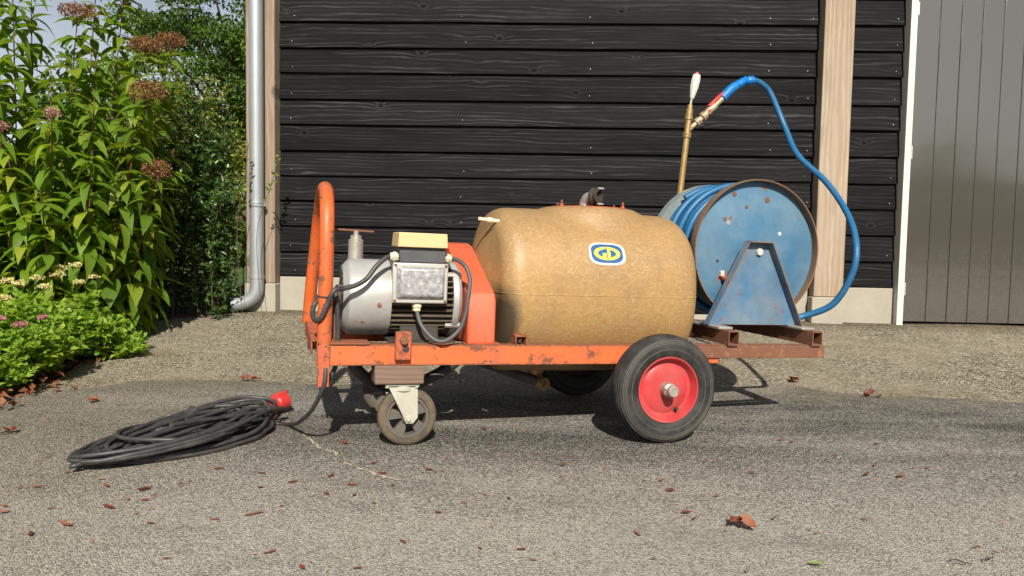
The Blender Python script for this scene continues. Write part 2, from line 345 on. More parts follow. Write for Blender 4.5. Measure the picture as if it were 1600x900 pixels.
base_d = g.m('MULTIPLY', g.n('MapRange', {'Value': g.m('ADD', z_, g.m('MULTIPLY', g.m('SUBTRACT', nb, .5), .3)), 'From Min': .44, 'From Max': .30}).outputs[0], .45); col = g.mix(base_d, col, (.15, .088, .035))
col = g.mix(g.m('MULTIPLY', st, .44), col, (.56, .39, .19))
col = g.mix(g.m('MULTIPLY', g.ramp(ns, (.55, 0.), (.75, 1.)), .4), col, (.30, .16, .06))
spot = g.ramp(g.vor(v, 6.5), (.04, 1.), (.085, 0.)); col = g.mix(g.m('MULTIPLY', spot, .55), col, (.36, .12, .04))
d1 = g.m('POWER', g.m('DIVIDE', g.m('ADD', x_, .590), .078), 2.)      # oily black stain beside the belt guard
d2 = g.m('POWER', g.m('DIVIDE', g.m('SUBTRACT', z_, .40), .17), 2.)
stain = g.ramp(g.m('ADD', g.m('ADD', d1, d2), g.m('MULTIPLY', g.m('SUBTRACT', nb, .5), 1.6)), (.25, .93), (1., 0.))
col = g.mix(stain, col, (.03, .024, .016))
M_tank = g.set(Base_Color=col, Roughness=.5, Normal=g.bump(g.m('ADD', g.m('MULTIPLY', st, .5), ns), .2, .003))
g.b.inputs['Subsurface Weight'].default_value = 0.
def flat(name, c, rough=.4): gg = G(name); n_ = gg.noise(gg.obj, 90, 4); return gg.set(Base_Color=gg.mix(n_, mul(c, .88), mul(c, 1.1)), Roughness=rough)
STK = [flat('sticker_white', (.62, .60, .54)), flat('sticker_pink', (.60, .32, .25)), flat('sticker_blue', (.018, .085, .23)), flat('sticker_yellow', (.66, .56, .06))]
M_jleaf = foliage('tall_leaf', (.11, .215, .02), (.22, .335, .03), (.40, .42, .045), .45, .5, obj_rand=True, spec=.25)
M_jleafm = foliage('tall_leaf_mass', (.085, .165, .016), (.17, .275, .026), (.30, .35, .035), .45)
M_stem = worn('red_stem', (.13, .055, .03), rough=.6, dirtc=(.1, .11, .03))
M_head = foliage('dry_bloom', (.13, .058, .025), (.28, .135, .065), (.38, .22, .12), .2, .8, spec=.1)
M_low = foliage('lime_leaf', (.15, .28, .03), (.28, .43, .05), (.42, .52, .08), .45)
M_yel = foliage('cream_bloom', (.62, .54, .20), (.78, .72, .40), (.80, .76, .55), .2, .7, spec=.1)
M_pink = foliage('pink_bloom', (.42, .16, .20), (.56, .27, .30), (.6, .38, .38), .2, .7, spec=.1)
M_privet = foliage('privet_leaf', (.034, .075, .02), (.075, .14, .034), (.16, .235, .05), .28, .34, spec=.5)
M_ybush = foliage('yellowing_leaf', (.11, .165, .03), (.22, .27, .05), (.50, .44, .09), .4)
M_tree = foliage('oak_leaf', (.04, .095, .017), (.10, .18, .028), (.18, .25, .045), .38)
M_bark = worn('bark', (.09, .07, .05), rough=.9, bumpk=.8)
M_dry = foliage('dry_leaf', (.13, .036, .022), (.24, .075, .04), (.34, .15, .08), .1, .7, obj_rand=True, spec=.15)
M_drym = foliage('dry_litter', (.12, .045, .022), (.26, .10, .05), (.40, .22, .11), .1, .8, spec=.1)
M_greenleaf = flat('green_leaf', (.16, .26, .05), .5); M_twig = flat('dark_twig', (.05, .035, .025), .8)

# ------------------------------------------------------------------ ground
def gz(x, y):                          # level yard, rising gently to the barn
    t = max(0., min(1., (y+.04*x-3.85)/1.75)); return .185*t
def bed_edge(y):
    P = [(-8, -9), (1.2, -6), (2.4, -2.7), (3.1, -2.16), (3.5, -2.19), (4.3, -2.36), (4.9, -2.52), (5.25, -2.5), (5.45, -2.0), (6.2, -1.93)]
    if y <= P[0][0]: return P[0][1]
    for (y0, x0), (y1, x1) in zip(P, P[1:]):
        if y <= y1: return x0+(x1-x0)*(y-y0)/(y1-y0)
    return P[-1][1]
def yb(x):                             # front edge of the older strip
    P = [(-9, 3.2), (-2.6, 3.25), (-2.05, 3.55), (-1.8, 3.79), (-1.0, 3.84), (.2, 3.86), (1.4, 3.88), (1.6, 3.78), (2.1, 3.75), (2.5, 3.67), (8, 3.2)]
    for (x0, y0), (x1, y1) in zip(P, P[1:]):
        if x <= x1: return y0+(y1-y0)*(x-x0)/(x1-x0) + .016*math.sin(x*23)+.022*math.sin(x*9.1+1)+.03*math.sin(x*4.3+2)+.008*math.sin(x*61)
    return 3.2
def sheet(name, rows, cols, fn, mat):
    m = MB(); vs = [fn(i/rows, j/cols) for i in range(rows+1) for j in range(cols+1)]
    fs = [(i*(cols+1)+j, i*(cols+1)+j+1, (i+1)*(cols+1)+j+1, (i+1)*(cols+1)+j) for i in range(rows) for j in range(cols)]
    m.add(vs, fs); o = m.build(name, mat, smooth=60); tag(o, kind='structure'); return o
def f_base(a, b):
    s = 2*a-1; t = 2*b-1; y = 4+math.copysign(abs(s)**3, s)*400; x = math.copysign(abs(t)**3, t)*400; return (x, y, gz(x, y)-.02)
sheet('ground', 120, 120, f_base, M_lawn)
def f_drive(a, b):
    y0 = -14+a*17.9; x0 = bed_edge(min(y0, 3.9)); x = x0+b**1.0*(9-x0); y = -14+a*(yb(x)+14); x = max(x, bed_edge(y)) if b == 0 else x
    return (x, y, gz(x, y)+.006+.003*math.sin(x*2.1+y*1.3))
def f_apron(a, b):
    y = 3.0+a*2.85; x0 = bed_edge(y)-.08; x = x0+b*(9-x0); yl = yb(x)-.05; y = max(y, 0); yy = yl+a*(5.85-.04*x-yl); xx = max(x, bed_edge(yy)-.08) if b == 0 else x
    return (xx, yy, gz(xx, yy)+.0015+.004*math.sin(xx*5+yy*3))
sheet('apron', 40, 120, f_apron, M_apron)
def f_bed(a, b):
    y = 2.6+a*2.85; xr = bed_edge(y)+.05; x = xr-3.2*b
    return (x, y, gz(x, y)-.006+.05*sstep(0, .25, b)+.012*math.sin(x*17+y*13)*sstep(0, .1, b))
sheet('planting_bed', 40, 50, f_bed, M_soil)
drive = sheet('driveway', 60, 120, f_drive, M_asphalt)
m = MB()                                # sandy filled cracks in the asphalt
for pts in ([(-.86, 2.96), (-.73, 2.75), (-.66, 2.63), (-.60, 2.58), (-.53, 2.46), (-.40, 2.33), (-.33, 2.29)], [(-.40, 2.2), (-.36, 2.08), (-.34, 1.98), (-.39, 1.9), (-.36, 1.8), (-.40, 1.7), (-.385, 1.6)]):
    P = spline([(x, y, 0) for x, y in pts], 9); k = len(P); vs = []
    for i, p in enumerate(P):
        t = (P[min(i+1, k-1)]-P[max(i-1, 0)]).normalized(); n_ = Vector((-t.y, t.x, 0)); w = (.0015+.006*random.random())*(.35 if pts[0][1] < 2.5 else 1)*(random.random() > .15)
        j = Vector((random.uniform(-.006, .006), random.uniform(-.006, .006), .0115)); vs += [p+n_*w+j, p-n_*w+j]
    m.add(vs, [(2*i, 2*i+1, 2*i+3, 2*i+2) for i in range(k-1)])
m.build('crack', M_sand, drive, smooth=0)

# ------------------------------------------------------------------ barn
barn = empty('timber_barn', (0, 5.6, 0), (0, 0, R(-2.3)))
tag(barn, 'black timber barn with lapped boards, pale oak posts and glossy brown door', 'barn')
ZB = [.445, .631, .820, 1.006, 1.192, 1.377, 1.564, 1.746, 1.94, 2.124, 2.306, 2.49, 2.675, 2.86]
NAIL = MB().lathe([(.0, .0), (.0024, .0005), (.003, .002)], (0, 0, 0), (0, 1, 0), 8).mesh('nail', M_hinge, 0)
for (t0, t1) in ((-1.737, 2.153), (2.361, 2.7515)):
    for i in range(len(ZB)-1):
        a, b_ = ZB[i]+random.uniform(-.003, .003)-.002, ZB[i+1]+.016
        d = random.uniform(-.002, .002); dz = random.uniform(-.003, .003) if t0 < 0 else 0
        m = MB(); tm = (t0+t1)/2; n = 12 if t0 < 0 else 2; vs = []
        for k in range(n+1):
            t = t0+(t1-t0)*k/n-tm; s = dz*(k/n-.5)*2+random.uniform(-.0012, .0012)
            yb_ = .05+d+random.uniform(-.0015, .0015)
            vs += [(t, yb_, a+s), (t, yb_+.022, a+s), (t, yb_+.047, b_), (t, yb_+.025, b_)]
        fs = [(0, 1, 2, 3), (4*n, 4*n+3, 4*n+2, 4*n+1)]
        for k in range(n):
            for q in range(4): fs.append((4*k+q, 4*k+4+q, 4*k+4+(q+1) % 4, 4*k+(q+1) % 4))
        m.add(vs, fs); o = m.build('board', M_board, barn, smooth=30, bevel=.0018, seg=1); o.location = (tm, 0, 0)
        for tt in ((t0+.10, t0+1.35, t0+2.28, t1-.33, t1-.05) if t0 < 0 else (t0+.03, t1-.05)):
            q = link('nail', NAIL, o); q.location = (tt-tm+random.uniform(-.02, .02)*(t0 < 0), .05+d+.0045, a+.042)
MB().box(-1.95, 6, .101, .3, .15, 2.95).build('wall_core', M_core, barn, 0)
MB().box(-1.95, -1.74, .3, 6, .15, 2.95).build('side_wall', M_core, barn, 0)
MB().box(5.8, 6, .3, 6, .15, 2.95).build('side_wall', M_core, barn, 0)
MB().prism([(-.06, 2.96), (3.1, 5.2), (6.2, 2.96), (6.2, 3.06), (3.1, 5.32), (-.06, 3.06)], 'x', -2.0, 6.1).build('roof', M_roof, barn, 0)
for t0, t1, zb in ((-1.949, -1.738, .392), (2.154, 2.360, .373)):
    o = MB().box(-(t1-t0)/2, (t1-t0)/2, -.05, .1, zb, 2.94).build('timber_post', M_oak, barn, 30, .006, 2); o.location = ((t0+t1)/2, 0, 0)
    MB().box(t0-.012, t1+.006, -.062, .12, .0, zb-.002).build('post_footing', M_concrete, barn, 30, .008, 2)
for t0, t1 in ((-1.731, 2.14), (2.367, 2.749)):
    MB().box(t0, t1, .034, .099, .0, .437).build('concrete_plinth', M_concrete, barn, 30, .006, 2)
# downpipe with bracket and shoe
PX, PY, PR = -1.846, -.118, .049
dp = MB().tube([(PX, PY, 2.94), (PX, PY, .42)]+spline([(PX, PY, .40), (PX-.004, PY, .345), (PX-.022, PY-.002, .30), (PX-.06, PY-.006, .265), (PX-.11, PY-.01, .246), (PX-.17, PY-.012, .238)], 4), PR, 28).build('downpipe', M_zinc, barn, 50)
tag(dp, 'galvanised zinc downpipe with curved shoe')
bk = MB().lathe([(PR+.001, -.02), (PR+.006, -.02), (PR+.007, -.006), (PR+.003, -.004), (PR+.003, .004), (PR+.007, .006), (PR+.006, .02), (PR+.001, .02)], (PX, PY, .965), (0, 0, 1), 28)
bk.box(PX+PR+.002, PX+PR+.016, PY-.004, PY+.004, .95, .98).box(PX-.006, PX+.006, PY+PR, -.051, .955, .975); bk.build('pipe_bracket', M_zinc, dp, 40)
MB().lathe([(PR, -.012), (PR+.004, -.012), (PR+.004, .012), (PR, .012)], (PX, PY, .44), (0, 0, 1), 28).build('pipe_collar', M_zinc, dp, 40)
MB().tube([(PX-.168, PY-.012, .2382), (PX-.171, PY-.012, .2378)], PR-.006, 24).build('outlet', M_core, dp, 0)
# door
MB().box(2.752, 2.797, -.028, .1, .178, 2.9).build('door_frame', M_white, barn, 30, .003, 2)
MB().box(2.798, 4.63, -.028, .1, 2.72, 2.9).build('door_frame', M_white, barn, 30, .003, 2)
MB().box(4.585, 4.63, -.028, .1, .178, 2.719).build('door_frame', M_white, barn, 30, .003, 2)
door = MB().box(2.80, 4.58, .036, .06, .206, 2.71).build('door', M_door, barn, 0); tag(door, 'glossy brown-grey plank door')
tw = .1455; t = 2.80
for i in range(13):
    t1 = min(t+(.172 if i == 0 else tw), 4.58)
    if t1-t < .02: break
    o = MB().box(-(t1-t)/2+.0012, (t1-t)/2-.0012, .012, .0355, .203, 2.712).build('plank', M_door, door, 30, .004, 2); o.location = ((t+t1)/2, random.uniform(-.0006, .0006), 0)
    t = t1
for z in (.435, 1.406, 2.404):
    h = MB()
    for k in range(3): h.tube([(2.806, .004, z-.045+k*.031), (2.806, .004, z-.045+k*.031+.029)], .0085, 10)
    h.box(2.8, 2.822, .0085, .0105, z-.044, z+.047); h.build('hinge', M_hinge, door, 40)

# ------------------------------------------------------------------ sprayer cart: local axes u (towards the reel), v (away from the viewer), w (up)
YAW, TILT = R(17), R(1.45)
a0 = Vector((math.cos(YAW), math.sin(YAW), 0)); bv = Vector((-math.sin(YAW), math.cos(YAW), 0))
wax = a0*math.sin(TILT)+Vector((0, 0, 1))*math.cos(TILT)
O = Vector((.567, 2.825, .006))
O2 = O+Vector((0, 0, .2))-wax*.2
cart = empty('sprayer_cart', O2, (Matrix.Rotation(YAW, 3, 'Z') @ Matrix.Rotation(TILT, 3, 'Y')).to_euler())
tag(cart, 'old orange wheeled sprayer cart with amber tank, electric motor and blue hose reel', 'sprayer cart')
CU, CV, CW = -.165, .43, .528
# --- chassis
fr = MB().box(-1.245, .30, .11, .118, .271, .343).box(-1.245, .30, .1182, .16, .337, .343).build('side_rail', M_orange, cart, 30, .0015, 1)
MB().box(-1.245, .30, .742, .75, .271, .343).box(-1.245, .30, .70, .7418, .337, .343).build('side_rail', M_orange, cart, 30, .0015, 1)
MB().box(.02, .79, .10, .108, .2935, .3405).box(.02, .79, .1082, .15, .3415, .346).build('rear_rail', M_rust, cart, 30, .0015, 1)
MB().box(.02, .79, .752, .76, .2935, .3405).box(.02, .79, .71, .7518, .3415, .346).build('rear_rail', M_rust, cart, 30, .0015, 1)
for u in (-1.235, -.55, .12):
    MB().box(u, u+.045, .12, .74, .285, .3355).build('cross_member', M_rusto, cart, 30, .0015, 1)
for u0 in (.324, .716):
    q = MB(); W, Hh, th = .048, .056, .004; w0_ = .3465
    q.box(u0, u0+W, .085, .79, w0_, w0_+th).box(u0, u0+W, .085, .79, w0_+Hh-th, w0_+Hh)
    q.box(u0, u0+th, .085, .79, w0_+th, w0_+Hh-th).box(u0+W-th, u0+W, .085, .79, w0_+th, w0_+Hh-th)
    bt = q.build('box_beam', M_rust, cart, 0)
    MB().box(u0-.012, u0+W+.004, .14, .62, w0_+Hh+.0005, w0_+Hh+.011).build('packing_strip', M_steel, bt, 30, .002, 1)
MB().box(-1.245, -1.07, .104, .19, .3435, .352).build('corner_plate', M_orange, cart, 30, .002, 1)
MB().box(-1.243, -1.203, .100, .1095, .20, .3425).build('tab', M_rusto, cart, 30, .002, 1)
MB().box(-1.25, -1.21, .765, .80, .235, .36).build('tab', M_dark, cart, 30, .002, 1)
MB().box(-1.262, -1.19, .12, .80, .352, .358).box(-1.262, -1.256, .2, .80, .30, .352).build('handle_bracket', M_rusto, cart, 30, .002, 1)
br = MB().box(-.985, -.93, .085, .1095, .292, .392).build('stop_bracket', M_rusto, cart, 30, .003, 1)
MB().lathe([(0, -.016), (.013, -.016), (.014, -.004), (.017, -.002), (.017, 0)], (-.957, .085, .362), (0, 1, 0), 6).build('bolt', M_rust, br, 30)
MB().lathe([(0, -.002), (.012, -.002), (.012, 0)], (-.95, .085, .333), (0, 1, 0), 14).build('bolt_hole', M_dark, br, 30)
lug = MB().box(-.545, -.500, .115, .165, .372, .379).box(-.545, -.541, .115, .165, .3435, .372).box(-.504, -.5, .115, .165, .3435, .372).build('lug', M_rusto, cart, 30, .001, 1)
MB().lathe([(0, .001), (.007, .001), (.007, -.03)], (-.522, .135, .379), (0, 0, 1), 10).build('bolt', M_dark, lug, 30)
# --- push handle
hp = spline([(-1.222, .125, .27), (-1.222, .125, .45), (-1.222, .128, .60), (-1.222, .14, .73), (-1.222, .175, .815), (-1.222, .25, .868), (-1.222, .36, .882), (-1.222, .47, .868), (-1.224, .57, .825), (-1.228, .645, .745), (-1.236, .70, .62), (-1.246, .74, .46), (-1.25, .76, .35)], 7)
MB().tube(hp, .0248, 18).build('push_handle', M_orange3, cart, 60)
# --- castors on wooden blocks
def castor(v, blk):
    r = MB(); cu, cw_ = -.925, .0822
    fk = MB().box(cu-.085, cu+.035, v-.045, v+.045, .196, .204)
    for s in (-1, 1):
        vv = v+s*.034
        fk.prism([(cu-.075, .197), (cu+.03, .197), (cu+.034, cw_+.0), (cu+.018, cw_-.022), (cu-.008, cw_-.022), (cu-.022, cw_+.01)], 'y', vv-.0025, vv+.0025)
    fk.lathe([(.045, .178), (.045, .1955), (.03, .1957)], (cu-.02, v, 0), (0, 0, 1), 20)
    c = fk.build('castor', M_fork, cart, 30, .0015, 1)
    tr, tw_ = .105, .024
    w = MB().lathe([(.078, -tw_), (.092, -tw_), (.101, -tw_+.004), (tr, -tw_+.012), (tr, tw_-.012), (.101, tw_-.004), (.092, tw_), (.078, tw_), (.078, -tw_)], (cu, v, cw_), (0, 1, 0), 48).build('tyre', M_mud, c, 40)
    h = MB().lathe([(.0775, -.017), (.0775, .017), (.066, .017), (.066, -.017), (.0775, -.017)], (cu, v, cw_), (0, 1, 0), 40).lathe([(0, -.024), (.022, -.024), (.022, .024), (0, .024)], (cu, v, cw_), (0, 1, 0), 20)
    for k in range(5):
        a = 2*math.pi*k/5+.5; ca, sa = math.cos(a), math.sin(a); pts = []
        for rr, hw in ((.018, .010), (.068, .021)): pts.append((rr, hw))
        P = [(ca*.018-sa*-.009, sa*.018+ca*-.009), (ca*.068-sa*-.022, sa*.068+ca*-.022), (ca*.068-sa*.022, sa*.068+ca*.022), (ca*.018-sa*.009, sa*.018+ca*.009)]
        h.prism([(cu+p[0], cw_+p[1]) for p in P], 'y', v-.010, v+.010)
    h.build('hub', M_caster, c, 30)
    MB().lathe([(0, -.046), (.008, -.046), (.009, -.038), (.011, -.037), (.011, .037), (.009, .046), (0, .046)], (cu, v, cw_-.004), (0, 1, 0), 10).build('axle_bolt', M_fork, c, 30)
    for du in (-.078, .026): MB().lathe([(0, -.006), (.008, -.006), (.008, 0)], (cu+du, v-.037, .196), (0, 0, 1), 6).build('bolt', M_fork, c, 30)
    MB().box(cu-.125, cu+.048, v-.055, v+.055, .2045, .2705).build('wood_block', M_block, cart, 30, .003, 1)
castor(.165, 0); castor(.66, 1)
# --- big wheels
def wheel(v, s):
    """s=-1: dish faces the viewer"""
    c0 = (0, v, .2); ax = (0, 1, 0)
    prof = [(.121, -.040), (.128, -.0445), (.145, -.049), (.164, -.051), (.178, -.0485), (.188, -.043)]
    def ribs(x0, x1, r0, r1): return
    for x in (-.036, -.025, -.014, -.003, .008, .019, .030):
        rr = .2-.0075*(abs(x)/.04)**2.2; prof += [(rr-.006, x-.0048), (rr, x-.0040), (rr, x+.0040), (rr-.006, x+.0048)]
    prof += [(.188, .043), (.178, .0485), (.164, .051), (.145, .049), (.128, .0445), (.121, .040)]
    t = MB().lathe(prof, c0, ax, 72); o = t.build('wheel', M_tyre, cart, 32)
    q = MB()
    for rr, hh in ((.171, -.0508), (.177, -.0492), (.150, -.0502), (.183, -.0465)):
        q.lathe([(rr-.0008, hh), (rr, hh-.0008), (rr+.0008, hh+.0006)], c0, ax, 72)
    q.build('sidewall_ring', M_groove, o, 40)
    rim = MB().lathe([(.1195, -.040), (.1225, -.043), (.1215, -.0465), (.117, -.0455), (.113, -.038), (.108, -.026), (.104, -.0165), (.092, -.0155), (.088, -.019), (.06, -.022), (.035, -.024), (0, -.024)], c0, ax, 64)
    rim.lathe([(.1195, .040), (.1225, .045), (.113, .038), (.104, .0), (0, .0)], c0, ax, 48)
    ro = rim.build('rim', M_redrim if s < 0 else M_dark, o, 45)
    MB().lathe([(.026, -.022), (.026, -.058), (.0235, -.06), (.0235, -.064), (.021, -.066), (.021, -.083), (.018, -.087), (.015, -.0875), (.0145, -.085), (0, -.085)], c0, ax, 28).build('hub_cap', M_steel, ro, 30)
    MB().lathe([(0, -.034), (.0055, -.034), (.006, -.018)], (.045, v, .125), ax, 10).lathe([(.013, -.0165), (.012, -.019), (0, -.0192)], (.045, v, .125), ax, 14).build('valve', M_dark, ro, 30)
    return o
wheel(0, -1); wheel(.86, 1)
MB().tube([(0, .03, .2), (0, .83, .2)], .018, 14).build('axle', M_dark, cart, 40)
for v in (.13, .73): MB().box(-.03, .03, v-.012, v+.012, .19, .2705).build('axle_hanger', M_dark, cart, 30, .002, 1)
# --- tank
HV, HW, NE = .312, .328, 2.25
def end_prof():
    P = [(0, 0), (.004, .22), (.013, .42), (.027, .60), (.046, .76)]
    for i in range(1, 9):
        a = i/8*math.pi/2; P.append((.046+.080*(1-math.cos(a)), .76+.23*math.sin(a)))
    return P
EP = end_prof(); UL, UR = -.638, .268
prof = [(UL+u, s) for u, s in EP]+[(UL+.126+(UR-UL-.252)*k/44, .99+.01*math.sin(math.pi*k/44)) for k in range(1, 44)]+[(UR-u, s) for u, s in EP[::-1]]
NK_U, NK_W = -.152, .868
def tank_pt(u, s, th, off=0.):
    c, n_ = math.cos(th), math.sin(th); k = (abs(c)**NE+abs(n_)**NE)**(-1/NE)
    v_ = CV+c*k*(HV*s+off); w = CW+n_*k*(HW*s+off)
    if w > CW:
        d = math.hypot(u-NK_U, v_-CV); q = 1-sstep(.172, .232, d); w = w+(max(w, NK_W)-w)*q
    return Vector((u, v_, w))
NT = 112; tk = MB(); vs = [tank_pt(prof[0][0], 0, 0)]
for u, s in prof[1:-1]: vs += [tank_pt(u, s, 2*math.pi*j/NT) for j in range(NT)]
vs.append(tank_pt(prof[-1][0], 0, 0)); nr = len(prof)-2; fs = []
for j in range(NT):
    j2 = (j+1) % NT; fs.append((0, 1+j2, 1+j)); fs.append((len(vs)-1, 1+(nr-1)*NT+j, 1+(nr-1)*NT+j2))
    for i in range(nr-1): fs.append((1+i*NT+j, 1+i*NT+j2, 1+(i+1)*NT+j2, 1+(i+1)*NT+j))
tank = tk.add(vs, fs).build('tank', M_tank, cart, 80); tag(tank, 'yellowed glass-fibre liquid tank')
sm = [tank_pt(u, s, math.pi, -.0022) for u, s in prof[3:-3]]+[tank_pt(u, s, 0, -.0022) for u, s in prof[3:-3][::-1]]
MB().tube([p+Vector((0, 0, .0)) for p in sm], .0032, 8, True).build('seam', M_tank, tank, 60)
ring = MB().lathe([(.0, .0), (.160, .0), (.160, .005), (0, .005)], (NK_U, CV, NK_W-.001), (0, 0, 1), 40).build('lid', M_rusto, tank, 30)
for k in range(4):
    a = 2*math.pi*k/4+.5; p = (NK_U+.172*math.cos(a), CV+.172*math.sin(a), NK_W-.001)
    MB().lathe([(0, .011), (.008, .011), (.009, 0)], p, (0, 0, 1), 6).lathe([(0, .026), (.0042, .026), (.0042, .01)], p, (0, 0, 1), 8).build('bolt', M_rusto, tank, 30)
el = MB().tube(spline([(-.192, .38, .865), (-.192, .38, .888), (-.186, .365, .908), (-.172, .338, .914)], 6), .021, 18).build('elbow', M_steel, tank, 50)
dirn = Vector((.55, -.83, .05)).normalized()
MB().lathe([(.014, .025), (.014, -.002), (.028, -.004), (.034, .002), (.034, .010), (.028, .014), (.028, .022), (.032, .024), (.032, .031), (.021, .033), (.019, .012), (0, .010)], Vector((-.172, .338, .914))-dirn*.004, dirn, 24).build('coupling', M_dark, tank, 35)
cl = MB()
for sg in (-1, 1): cl.box(-.166, -.140, .306, .320, .914+sg*.031-.004, .914+sg*.031+.004)
cl.build('coupling_lug', M_steel, tank, 30, .002, 1)
MB().lathe([(.0, -.062), (.0065, -.062), (.008, -.054), (.0065, -.05), (.008, -.043), (.0065, -.04), (.008, -.034), (.0065, -.03), (.011, -.028), (.011, -.008), (.008, -.006), (.008, .03)], (-.592, .30, .795), (1, -.1, -.08), 14).build('hose_barb', M_gland, tank, 35)
dr = MB().tube(spline([(-.36, .42, .225), (-.36, .42, .185), (-.35, .395, .155), (-.335, .36, .148)], 6), .027, 16).lathe([(.034, .205), (.034, .188), (.028, .186)], (-.36, .42, 0), (0, 0, 1), 16).build('drain_elbow', M_brass, tank, 45)
# sticker: rounded badge with the letters GD, curved onto the tank
SW, SH, SU = .152, .094, -.186
def th_for(w_target):                  # angle on the near side for a height
    lo, hi = math.pi/2+.05, math.pi
    for _ in range(40):
        mid = (lo+hi)/2; lo, hi = (mid, hi) if tank_pt(SU, 1, mid).z > w_target else (lo, mid)
    return (lo+hi)/2
thc = th_for(.688)
def sq(x, y, a, b_, n_): return abs(x/a)**n_+abs(y/b_)**n_
def stk_class(x, y):                   # x in -1..1 across, y in -1..1 up
    if sq(x, y, .99, .99, 3.2) > 1: return -1
    if sq(x+.04, y-.05, .90, .88, 3.2) > 1: return 1 if (x < -.3 or y > .55) and (x*-.6+y) > .35 else 0
    if sq(x, y, .86, .82, 3.2) > 1: return 0
    e = math.hypot(x/.71, y/.58); ei = math.hypot(x/.49, y/.36)
    if abs(x) < .025: return 2
    if x < 0:
        if e < 1 and ei > 1 and not (y > .06 and x > -.16 and y < .40): return 3
        if -.24 < x and -.42 < y < .02 and e < 1: return 3
        if x > -.22 and .06 <= y < .36: return 2
    else:
        if e < 1 and (ei > 1 or x < .19): return 3
    return 2
NX, NY = 150, 96; q = MB(); grid = {}
perp = (tank_pt(SU, 1, thc+.05)-tank_pt(SU, 1, thc-.05)).length/.1
for i in range(NX+1):
    for j in range(NY+1):
        x, y = 2*i/NX-1, 2*j/NY-1
        p = tank_pt(SU+x*SW/2-.05*y*SH/2, .998, thc-y*SH/2/perp, .0016); grid[i, j] = len(q.v); q.v.append(tuple(p))
for i in range(NX):
    for j in range(NY):
        c = stk_class(2*(i+.5)/NX-1, 2*(j+.5)/NY-1)
        if c >= 0: q.f.append((grid[i, j], grid[i+1, j], grid[i+1, j+1], grid[i, j+1])); q.mi.append(c)
so = q.build('sticker', STK, tank, 80); tag(so, 'blue badge with yellow letters GD on a white border')
# --- belt guard
gp = [(.112, .3435), (.118, .50), (.135, .528), (.50, .694), (.56, .705), (.64, .695), (.73, .53), (.74, .3435)]
MB().prism(gp, 'x', -.726, -.622).build('belt_guard', M_orange2, cart, 30, .010, 3)
MB().box(-.735, -.60, .1095, .17, .3437, .3475).build('guard_foot', M_rusto, cart, 30, .001, 1)
# --- electric motor
MV, MW = .30, .495
mo = MB().lathe([(0, -1.0), (.106, -1.0), (.106, -.765), (0, -.765)], (0, MV, MW), (1, 0, 0), 40).build('motor', M_dark, cart, 30); tag(mo, 'grey electric motor')
ax = (1, 0, 0)
MB().lathe([(.096, -1.150), (.102, -1.158), (.112, -1.157), (.134, -1.138), (.1375, -1.130), (.1385, -.992), (.135, -.992), (.130, -1.125), (.096, -1.145)], (0, MV, MW), ax, 56).build('fan_cowl', M_silver, mo, 25)
gr = MB()
for rr in (.03, .05, .07, .088): gr.lathe([(rr-.004, -1.150), (rr, -1.154), (rr+.004, -1.150), (rr, -1.146), (rr-.004, -1.150)], (0, MV, MW), ax, 36)
for k in range(6):
    a = math.pi*k/6; c, s = math.cos(a)*.09, math.sin(a)*.09; gr.tube([(-1.150, MV+c, MW+s), (-1.150, MV-c, MW-s)], .003, 6)
gr.build('fan_grille', M_fin, mo, 40)
MB().lathe([(0, -1.12), (.125, -1.12), (.125, -1.11), (0, -1.11)], (0, MV, MW), ax, 30).build('fan', M_dark, mo, 30)
fm = MB().box(-.992, -.768, -.0022, .0022, .100, .134).mesh('cooling_fin', M_fin, 0)
for k in range(38):
    o = link('cooling_fin', fm, mo); o.location = (0, MV, MW); o.rotation_euler = (2*math.pi*k/38+.04, 0, 0)
MB().lathe([(.09, -.768), (.136, -.768), (.138, -.764), (.138, -.748), (.125, -.735), (.06, -.73), (0, -.73)], (0, MV, MW), ax, 48).build('end_shield', M_silver, mo, 30)
for k in range(4):
    a = math.pi/4+k*math.pi/2; MB().lathe([(0, -.79), (.012, -.79), (.012, -.735), (0, -.735)], (0, MV+.128*math.cos(a), MW+.128*math.sin(a)), ax, 10).build('shield_lug', M_steel, mo, 30)
MB().lathe([(0, -.002), (.007, -.002), (.008, .003)], (-1.035, MV-.1395, MW-.018), (0, 1, 0), 8).build('screw', M_rusto, mo, 30)
MB().prism([(.18, .344), (.42, .344), (.40, .40), (.20, .40)], 'x', -.955, -.815).build('motor_foot', M_dark, mo, 30, .006, 2)
MB().box(-1.0, -.76, .165, .44, .3437, .3525).build('base_plate', M_dark, mo, 0)
tb = MB().box(-.992, -.806, .138, .21, .494, .624).build('terminal_box', M_alu, mo, 30, .008, 2)
MB().box(-.997, -.801, .1265, .1375, .487, .629).build('box_cover', M_alurim, tb, 30, .005, 2)
cvp = MB(); x0, x1, z0, z1 = -.986, -.812, .500, .618; ins = .018
vs = [(x0, .126, z0), (x1, .126, z0), (x1, .126, z1), (x0, .126, z1), (x0+ins, .110, z0+ins*.8), (x1-ins*.5, .110, z0+ins*.8), (x1-ins*.5, .110, z1-ins*.6), (x0+ins, .110, z1-ins*.6)]
cvp.add(vs, [(4, 5, 6, 7), (0, 1, 5, 4), (1, 2, 6, 5), (2, 3, 7, 6), (3, 0, 4, 7), (3, 2, 1, 0)]); cvp.build('cover_bulge', M_alu, tb, 30, .005, 2)
for x, z in ((-.988, .4955), (-.988, .6205), (-.810, .4955), (-.810, .6205)):
    MB().lathe([(0, -.003), (.005, -.003), (.0055, 0)], (x, .1265, z), (0, 1, 0), 10).build('screw', M_rust, tb, 30)
MB().box(-.975, -.812, .128, .255, .631, .683).build('switch_box', M_charcoal, mo, 30, .002, 1)
